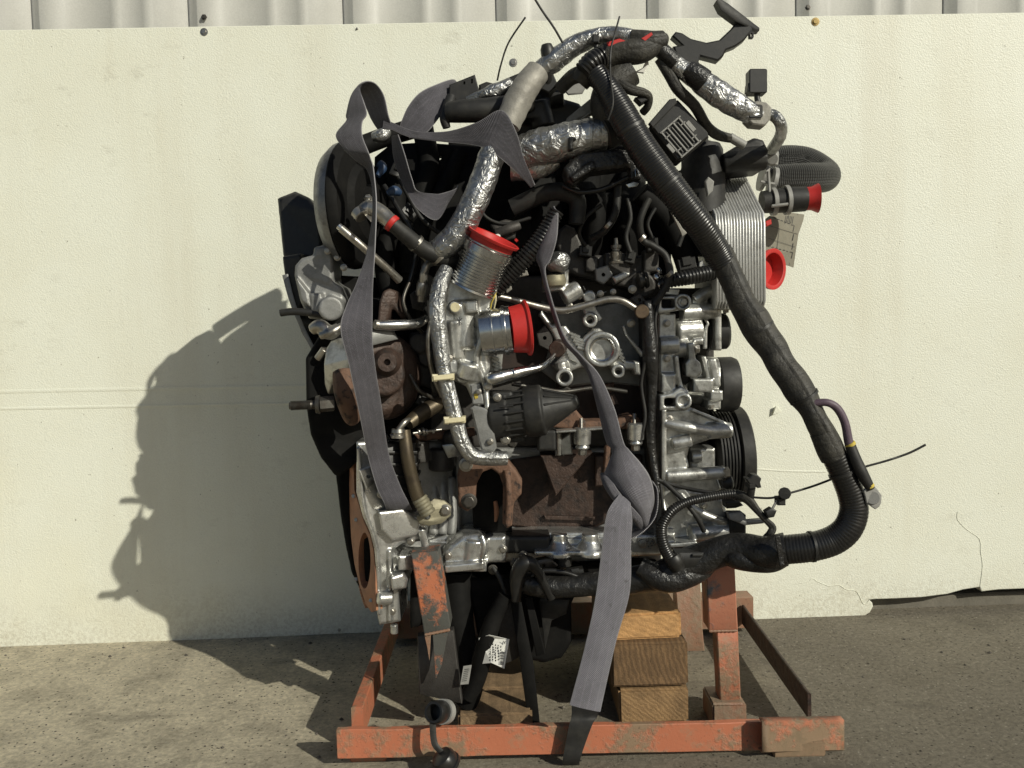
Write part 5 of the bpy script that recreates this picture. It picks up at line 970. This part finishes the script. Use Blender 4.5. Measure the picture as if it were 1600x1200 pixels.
g = G(); g.plate([(978, 288), (990, 284), (998, 286), (996, 291), (982, 293)], 0.055, 0.006, 0.8); g.plate([(992, 265), (996, 262), (998, 272), (993, 276)], 0.055, 0.006, 0.6); E('metal_clip', g, 'machined')
T1('loom', [(870, 330, 0.08, 11), (850, 365, 0.08, 13), (828, 395, 0.08, 14), (800, 425, 0.085, 14), (770, 455, 0.09, 13)], 'gloss', n=16, corr=(0.006, 0.08)); T1('loom', [(800, 325, 0.13, 14), (860, 300, 0.12, 14), (900, 310, 0.12, 14), (900, 350, 0.12, 12)], 'rubber', n=14)
g = G(); g.plate([(765, 350), (790, 342), (808, 346), (805, 372), (780, 380)], 0.12, 0.04, 3); g.tube([(775, 366, 0.115, 8), (795, 358, 0.11, 8), (812, 352, 0.115, 7)]); E('solenoid_valve', g, 'iron', remesh=0.002); g = G(); g.lathe((768, 372, 0.10), (782, 370, 0.10), [(0, 3), (0.3, 5), (0.8, 5), (1, 3)], 12); E('valve_stub', g, 'paper'); g = G(); g.cyl((805, 377, 0.11), (808, 374, 0.11), 3, 10); E('marker_band', g, 'red')
g = G(); g.plate([(800, 430), (822, 418), (826, 430), (805, 434)], 0.11, 0.01, 1); g.plate([(788, 452), (798, 440), (800, 452), (792, 458)], 0.10, 0.01, 1); E('guard_strip', g, 'grey_cloth')
for pts, r_ in (([(660, 200, 0.2), (670, 260, 0.19), (650, 330, 0.18), (640, 400, 0.17), (650, 480, 0.18)], 17), ([(610, 250, 0.2), (620, 320, 0.19), (600, 400, 0.18), (610, 460, 0.17)], 15), ([(720, 240, 0.2), (690, 300, 0.18), (660, 350, 0.17), (640, 430, 0.16)], 13), ([(840, 300, 0.17), (800, 340, 0.17), (770, 400, 0.18), (720, 420, 0.18)], 14), ([(1000, 300, 0.16), (1040, 340, 0.17), (1070, 400, 0.18), (1080, 440, 0.18)], 18), ([(930, 300, 0.16), (930, 350, 0.15), (920, 400, 0.17)], 16), ([(1060, 270, 0.2), (1080, 330, 0.2), (1090, 400, 0.2)], 26), ([(560, 230, 0.18), (600, 215, 0.2), (650, 200, 0.22)], 15)):
    T1('vacuum_hose', [(p[0], p[1], p[2] + 0.03, r_) for p in pts], 'shade_black', n=14, lump=0.08)
T1('loom', [(1030, 444, 0.13, 8), (1060, 436, 0.125, 11), (1090, 430, 0.13, 12), (1120, 424, 0.14, 11)], 'gloss', n=16, corr=(0.006, 0.07))
g = G(); g.plate([(1045, 436), (1052, 431), (1064, 433), (1066, 441), (1052, 443)], 0.15, 0.02, 1.5); g.plate([(1040, 450), (1062, 452), (1060, 462), (1038, 460)], 0.15, 0.02, 1.5); g.plate([(1093, 410), (1098, 406), (1104, 420), (1098, 424), (1092, 420)], 0.15, 0.02, 1); E('cast_lug', g, 'alu')
g = G(); g.plate([(1047, 328), (1052, 330), (1066, 356), (1074, 364), (1066, 370), (1062, 360)], 0.1, 0.006, 1); E('guide_strip', g, 'grey_cloth')
g = G(); g.tube([(592, 255, 0.11, 6), (598, 262, 0.11, 7), (590, 275, 0.11, 4)]); g.tube([(605, 302, 0.11, 4), (616, 298, 0.105, 8), (625, 302, 0.11, 5)]); E('vacuum_fitting', g, 'blue')
for x, y, r_ in ((760, 560, 5), (700, 610, 6), (655, 536, 9), (668, 558, 9), (690, 640, 5)): bolt(x, y, 0.13, r_, eng, 'steel_dark')
g = G(); g.plate([(640, 520), (680, 515), (690, 560), (680, 610), (650, 600), (636, 560)], 0.135, 0.08, 4); g.cyl((655, 536, 0.12), (655, 536, 0.16), 16); g.cyl((668, 558, 0.12), (668, 558, 0.16), 15); E('turbo_centre', g, 'iron', remesh=0.0022)

# ---------------------------------------------------------------- webbing straps
sl = thing('lifting_strap', 'grey webbing strap looped over the top left and hanging past the turbine', 'strap', tuple(P(615, 790, 0.07)), 'grey webbing straps on the engine')
def web(st, par, mat='strap', **k):
    g = G(); g.ribbon(st, **k); return part('webbing', g, M[mat], par, smooth=60)
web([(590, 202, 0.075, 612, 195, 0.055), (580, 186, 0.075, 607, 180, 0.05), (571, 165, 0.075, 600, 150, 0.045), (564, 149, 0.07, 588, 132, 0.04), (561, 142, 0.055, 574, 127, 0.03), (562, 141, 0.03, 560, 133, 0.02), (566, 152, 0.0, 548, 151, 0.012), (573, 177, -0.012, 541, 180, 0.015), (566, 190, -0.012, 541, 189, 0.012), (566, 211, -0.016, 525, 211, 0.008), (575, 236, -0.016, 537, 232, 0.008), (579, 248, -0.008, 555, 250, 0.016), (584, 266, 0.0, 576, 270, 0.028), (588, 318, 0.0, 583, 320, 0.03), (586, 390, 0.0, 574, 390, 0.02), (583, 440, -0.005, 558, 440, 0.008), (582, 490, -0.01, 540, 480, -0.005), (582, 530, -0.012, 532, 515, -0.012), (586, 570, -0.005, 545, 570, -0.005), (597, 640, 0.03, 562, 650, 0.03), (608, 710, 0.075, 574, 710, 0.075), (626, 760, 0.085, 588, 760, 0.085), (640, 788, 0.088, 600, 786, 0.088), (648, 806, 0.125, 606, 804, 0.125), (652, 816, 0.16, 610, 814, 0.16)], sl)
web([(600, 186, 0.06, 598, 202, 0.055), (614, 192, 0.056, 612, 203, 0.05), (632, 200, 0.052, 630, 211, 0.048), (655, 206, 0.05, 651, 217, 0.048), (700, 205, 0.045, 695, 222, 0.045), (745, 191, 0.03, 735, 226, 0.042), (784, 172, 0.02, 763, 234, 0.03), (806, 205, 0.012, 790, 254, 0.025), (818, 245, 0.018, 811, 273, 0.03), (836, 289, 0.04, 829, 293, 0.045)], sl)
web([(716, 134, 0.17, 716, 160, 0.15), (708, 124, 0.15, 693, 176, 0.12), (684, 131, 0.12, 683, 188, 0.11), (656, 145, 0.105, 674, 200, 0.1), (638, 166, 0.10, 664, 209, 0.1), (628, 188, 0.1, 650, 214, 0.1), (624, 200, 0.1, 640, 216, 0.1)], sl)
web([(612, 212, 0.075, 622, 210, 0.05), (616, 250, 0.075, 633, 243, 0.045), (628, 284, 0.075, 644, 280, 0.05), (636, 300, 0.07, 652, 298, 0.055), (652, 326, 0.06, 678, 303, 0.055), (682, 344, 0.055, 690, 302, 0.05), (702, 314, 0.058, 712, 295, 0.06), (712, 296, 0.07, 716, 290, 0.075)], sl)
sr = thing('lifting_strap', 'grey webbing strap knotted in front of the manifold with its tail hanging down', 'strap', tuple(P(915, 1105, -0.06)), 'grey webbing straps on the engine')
web([(866, 322, 0.09, 872, 330, 0.07), (850, 368, 0.07, 870, 372, 0.05), (838, 402, 0.07, 860, 406, 0.05), (846, 424, 0.07, 852, 424, 0.05), (861, 480, 0.06, 866, 480, 0.04), (879, 530, 0.05, 884, 528, 0.03), (903, 560, 0.04, 911, 558, 0.02), (920, 588, 0.03, 937, 587, 0.02), (934, 640, 0.02, 960, 638, 0.0), (947, 690, 0.01, 974, 690, -0.01), (957, 704, 0.0, 982, 702, -0.012, 0.004), (950, 724, 0.0, 1000, 722, -0.012, 0.016), (944, 746, 0.0, 1014, 742, -0.01, 0.026), (956, 772, -0.005, 1021, 764, -0.01, 0.028), (978, 798, -0.005, 1022, 786, -0.005, 0.022), (994, 818, 0.0, 1016, 806, 0.0, 0.012), (1002, 832, 0.015, 1008, 826, 0.015, 0.002)], sr, mat='strap_half_lit', bow=0.003)
web([(938, 740, 0.015, 950, 738, 0.01), (940, 752, -0.005, 956, 748, -0.01, 0.004), (952, 774, -0.022, 964, 764, -0.026, 0.004), (972, 798, -0.03, 982, 786, -0.034, 0.004), (990, 816, -0.02, 1000, 806, -0.024, 0.003), (1004, 832, 0.01, 1012, 824, 0.005)], sr, mat='strap_half_lit')
web([(1012, 748, 0.0, 1020, 752, 0.0), (1020, 775, 0.02, 1028, 770, -0.01), (1014, 806, 0.02, 1024, 808, -0.01), (992, 828, 0.02, 998, 836, -0.01), (966, 838, 0.02, 968, 846, 0.0)], sr, mat='strap_half_lit')
web([(968, 772, -0.035, 985, 786, -0.04), (953, 792, -0.045, 987, 802, -0.048), (946, 812, -0.046, 988, 816, -0.05), (941, 850, -0.048, 986, 850, -0.052), (931, 930, -0.05, 984, 925, -0.055), (914, 1010, -0.055, 962, 1005, -0.06), (890, 1101, -0.06, 938, 1112, -0.065)], sr, mat='strap_sunlit', bow=0.002)
g = G(); g.ribbon([(893, 1096, 0.03, 936, 1104, 0.03), (893, 1118, 0.0, 934, 1118, 0.0), (889, 1134, -0.007, 926, 1131, -0.007), (884, 1160, -0.007, 915, 1160, -0.007), (879, 1189, -0.007, 906, 1188, -0.007), (880, 1196, 0.01, 906, 1195, 0.01)], nx=6)
tag(part('tie_band', g, M['rubber'], smooth=60), 'black rubber band passing round the front rail below the strap tail', 'tie band')

# ---------------------------------------------------------------- red caps, tag, loose cap
def cap(a, b, prof, label):
    g = G(); g.lathe(a, b, prof, 48); return tag(part('protective_cap', g, M['red']), label, 'cap', 'red plastic protective caps')
cap((764, 389, 0.036), (772, 371, 0.032), [(0, 34), (0.75, 36), (0.8, 41), (1.0, 42.5), (1.05, 41), (1.0, 38), (0.2, 31), (0.2, 0.1)], 'red flared cap in the ribbed metal stub on top of the throttle body')
cap((797, 515.5, 0.046), (825, 512, 0.050), [(0, 33), (0, 35.5), (0.8, 39), (0.86, 43), (0.98, 44), (1.02, 42), (0.95, 38), (0.1, 32), (0.1, 0.1)], 'large red cap on the smooth metal stub pointing right')
cap((1252, 311, 0.215), (1278, 309.5, 0.212), [(0, 17.5), (0.6, 18), (0.86, 21), (1.0, 22.5), (1.02, 19), (0.3, 13), (0.3, 0.1)], 'small red cap in the black hose neck beside the braided hose')
cap((1190, 421, 0.185), (1209, 420.5, 0.165), [(0, 27), (0.7, 28), (0.75, 31), (1.0, 31.5), (1.02, 27), (0.98, 25), (0.2, 22), (0.2, 0.1)], 'round open red cap low on the side of the oil cooler')
dt = lambda x, y: 0.27 + 0.0009 * (x - 1200) + 0.00002 * (y - 370) ** 2 * 0.2
g = G(); g.plate([(1196, 342), (1212, 330), (1235, 332), (1257, 335), (1255, 345), (1248, 365), (1244, 390), (1240, 418), (1216, 410), (1196, 402)], 0, 0, 0.4, dfn=dt, nrm=Vector((0, 0.0012, 0)))
pt = tag(part('paper_tag', g, M['tag'], smooth=0), 'tan printed paper tag hanging behind the cooler next to the red cap', 'tag')
g = G(); random.seed(11)
dash(g, 1246, 334, 1233, 414, 0.5, dt); dash(g, 1234, 333, 1226, 350, 0.5, dt); dash(g, 1200, 352, 1246, 366, 0.5, dt); dash(g, 1200, 372, 1242, 386, 0.5, dt); dash(g, 1218, 356, 1213, 395, 0.5, dt)
for i in range(7):
    x = 1203 + i * 5.5; y = 338 + i * 2.2; dash(g, x, y, x + 4, y + random.uniform(0.6, 1.6), 1.1, dt)
    y = 384 + i * 1.6; dash(g, x - 2, y, x + random.uniform(0, 2.5), y + 1, 0.9, dt)
for i in range(6): dash(g, 1228 + i * 2.3, 337 + i * 0.3, 1226 + i * 2.3, 347 + i * 0.5, 0.9, dt)
for i in range(4): dash(g, 1241 - i * 0.8, 352 + i * 14, 1239 - i * 0.8, 362 + i * 14, 0.9, dt)
part('print', g, M['ink'], pt, smooth=0, kind='stuff')
lc = thing('loose_cap', 'black round cap on a tether hanging over the front rail at lower left', 'cap', tuple(P(690, 1185, -0.03)))
a, b = (677, 1113, -0.012), (692, 1112, 0.01)
g = G(); g.lathe(a, b, [(0.6, 0.1), (0.6, 11.5), (0, 12.5), (0, 16), (0.1, 18), (0.9, 18), (1, 16), (1, 0.1)], 32); part('cap_ring', g, M['gloss'], lc); g = G(); g.lathe((690, 1112, 0.005), (700, 1112, 0.02), [(0, 19.4), (0.6, 19.4), (0.65, 12), (1, 8)], 32); part('cap_collar', g, M['grey_plastic'], lc)
g = G(); g.ribbon([(671, 1130, -0.012, 681, 1130, -0.014), (672, 1150, -0.015, 682, 1150, -0.017), (675, 1165, -0.018, 685, 1163, -0.02), (684, 1176, -0.022, 692, 1171, -0.024), (692, 1182, -0.025, 700, 1178, -0.027)], nx=4, th=0.003); part('tether', g, M['rubber'], lc)
g = G(); g.lathe((688, 1180, -0.03), (702, 1196, -0.026), [(0, 8), (0.1, 17), (0.3, 20), (0.7, 20), (0.75, 22), (0.95, 22), (1, 18)], 24); part('cap_knob', g, M['gloss'], lc)

# ---------------------------------------------------------------- small hardware
for x, y, d, r_ in ((905, 462, 0.146, 4.5), (938, 459, 0.146, 4), (890, 478, 0.146, 4), (958, 456, 0.146, 3.6), (700, 868, 0.10, 5), (786, 858, 0.128, 5), (848, 850, 0.16, 4.5), (900, 858, 0.16, 4.5), (962, 848, 0.16, 5), (1004, 850, 0.16, 5), (1046, 655, 0.125, 4.5), (1050, 755, 0.145, 5), (1046, 800, 0.145, 5), (1100, 790, 0.145, 4.5), (1042, 560, 0.132, 4.5), (1042, 505, 0.137, 4.5), (742, 455, 0.04, 4), (702, 560, 0.04, 4.5), (748, 612, 0.036, 3.5), (766, 690, 0.032, 4), (660, 815, 0.096, 4.5), (642, 846, 0.105, 4.5)): bolt(x, y, d, r_, eng)
def conn(x, y, d, w_, h_, rot=0.0, mat='black'):
    c_, s_ = math.cos(rot), math.sin(rot); q = lambda u, v: (x + u * c_ - v * s_, y + u * s_ + v * c_)
    g = G(); g.plate([q(-w_, -h_), q(w_, -h_), q(w_, h_), q(-w_, h_)], d, 0.022, 1.5); g.plate([q(-w_ * 0.5, -h_ * 1.25), q(w_ * 0.5, -h_ * 1.25), q(w_ * 0.5, h_ * 0.3), q(-w_ * 0.5, h_ * 0.3)], d - 0.004, 0.01, 1); E('connector', g, mat)
conn(915, 392, 0.155, 10, 8, 0.1); conn(1020, 382, 0.14, 9, 10, -0.1); conn(985, 402, 0.155, 8, 9, 0.2, 'rubber'); conn(1074, 412, 0.15, 14, 9, -0.2); conn(622, 262, 0.15, 10, 14, 0.4); conn(640, 330, 0.14, 12, 9, 0.7); conn(745, 300, 0.13, 10, 15, 0.5); conn(905, 330, 0.12, 9, 14, 0.2); conn(820, 905, 0.12, 10, 8, 0.3); conn(900, 900, 0.12, 13, 9, -0.15); conn(960, 895, 0.11, 11, 8, 0.1, 'rubber'); conn(660, 628, 0.11, 9, 7, 0.5, 'rubber')
def wire(pts, r_, mat='rubber'): cablew('wire', pts, r_, mat, n=7)
wire([(915, 384, 0.15), (905, 365, 0.14), (915, 340, 0.13), (940, 320, 0.13)], 3.2); wire([(1020, 372, 0.135), (1012, 350, 0.13), (1024, 325, 0.13)], 3); wire([(985, 394, 0.15), (978, 370, 0.15), (985, 340, 0.15), (980, 310, 0.15)], 4)
wire([(622, 276, 0.14), (640, 310, 0.13), (662, 345, 0.12), (700, 372, 0.12), (735, 380, 0.12)], 3.4); wire([(600, 290, 0.14), (625, 330, 0.13), (645, 365, 0.12), (650, 400, 0.12), (640, 440, 0.12)], 4.2, 'gloss'); wire([(745, 316, 0.125), (760, 340, 0.12), (790, 350, 0.12), (830, 340, 0.12)], 3); wire([(880, 290, 0.1), (905, 300, 0.09), (940, 296, 0.09), (975, 280, 0.09), (1000, 270, 0.08)], 4, 'gloss')
wire([(690, 470, 0.09), (674, 500, 0.08), (668, 540, 0.08), (676, 585, 0.09), (690, 620, 0.1)], 3.6, 'steel'); wire([(640, 440, 0.11), (630, 470, 0.1), (642, 500, 0.1), (660, 520, 0.11)], 3, 'steel_dark'); wire([(640, 585, 0.1), (655, 610, 0.09), (680, 625, 0.1), (700, 650, 0.11)], 3, 'steel_dark')
wire([(800, 600, 0.1), (840, 606, 0.11), (880, 612, 0.13), (930, 606, 0.14), (980, 612, 0.14)], 3.4, 'steel_dark'); wire([(1030, 470, 0.12), (1024, 500, 0.115), (1026, 540, 0.115), (1020, 590, 0.12)], 2.4); wire([(1010, 560, 0.115), (1002, 600, 0.12), (1008, 650, 0.12), (1000, 690, 0.12)], 3)
wire([(830, 900, 0.1), (850, 892, 0.1), (880, 894, 0.1), (905, 902, 0.1)], 4, 'gloss'); wire([(900, 908, 0.1), (930, 916, 0.09), (965, 908, 0.09), (1000, 915, 0.085)], 4.5, 'gloss'); wire([(770, 886, 0.12), (784, 910, 0.11), (790, 940, 0.11), (780, 970, 0.12)], 4); wire([(1060, 385, 0.13), (1070, 350, 0.13), (1060, 315, 0.14), (1040, 290, 0.14)], 4)
for p, d, mt in (([(862, 610), (885, 604), (900, 612), (896, 626), (870, 624)], 0.15, 'steel_dark'), ([(930, 618), (960, 614), (968, 632), (940, 636)], 0.17, 'rust_dark'), ([(838, 520), (852, 508), (866, 524), (858, 548), (842, 540)], 0.16, 'iron'), ([(640, 460), (655, 448), (668, 462), (660, 486), (644, 482)], 0.12, 'iron'), ([(672, 596), (690, 586), (704, 600), (694, 618), (676, 614)], 0.11, 'steel_dark'), ([(930, 420), (950, 414), (958, 430), (944, 444), (932, 438)], 0.15, 'alu_dull'), ([(985, 466), (1000, 458), (1010, 470), (1000, 482)], 0.14, 'iron'), ([(830, 878), (860, 872), (872, 884), (850, 896), (834, 892)], 0.13, 'steel_dark'), ([(1050, 770), (1070, 764), (1082, 780), (1066, 792)], 0.135, 'alu_dull'), ([(560, 735), (580, 728), (590, 750), (572, 765)], 0.105, 'alu')):
    g = G(); cx = sum(q[0] for q in p) / len(p); cy = sum(q[1] for q in p) / len(p); g.plate(p, d, 0.02, 1.6, holes=[circ(cx, cy, 3.2, 10)]); E('small_bracket', g, mt)
for x, y, d, r_ in ((950, 352, 0.1, 7.2), (1004, 372, 0.105, 6.6), (1046, 428, 0.108, 6.4), (650, 380, 0.055, 13.6), (688, 402, 0.06, 14.6)):
    g = G(); A = P(x - 2, y - 2, d); B = P(x + 2, y + 2, d); q = m(r_, d); g.lathew(A, B, [(0, q * 0.95), (0, q * 1.06), (1, q * 1.06), (1, q * 0.95)], 20); E('hose_clip', g, 'steel')
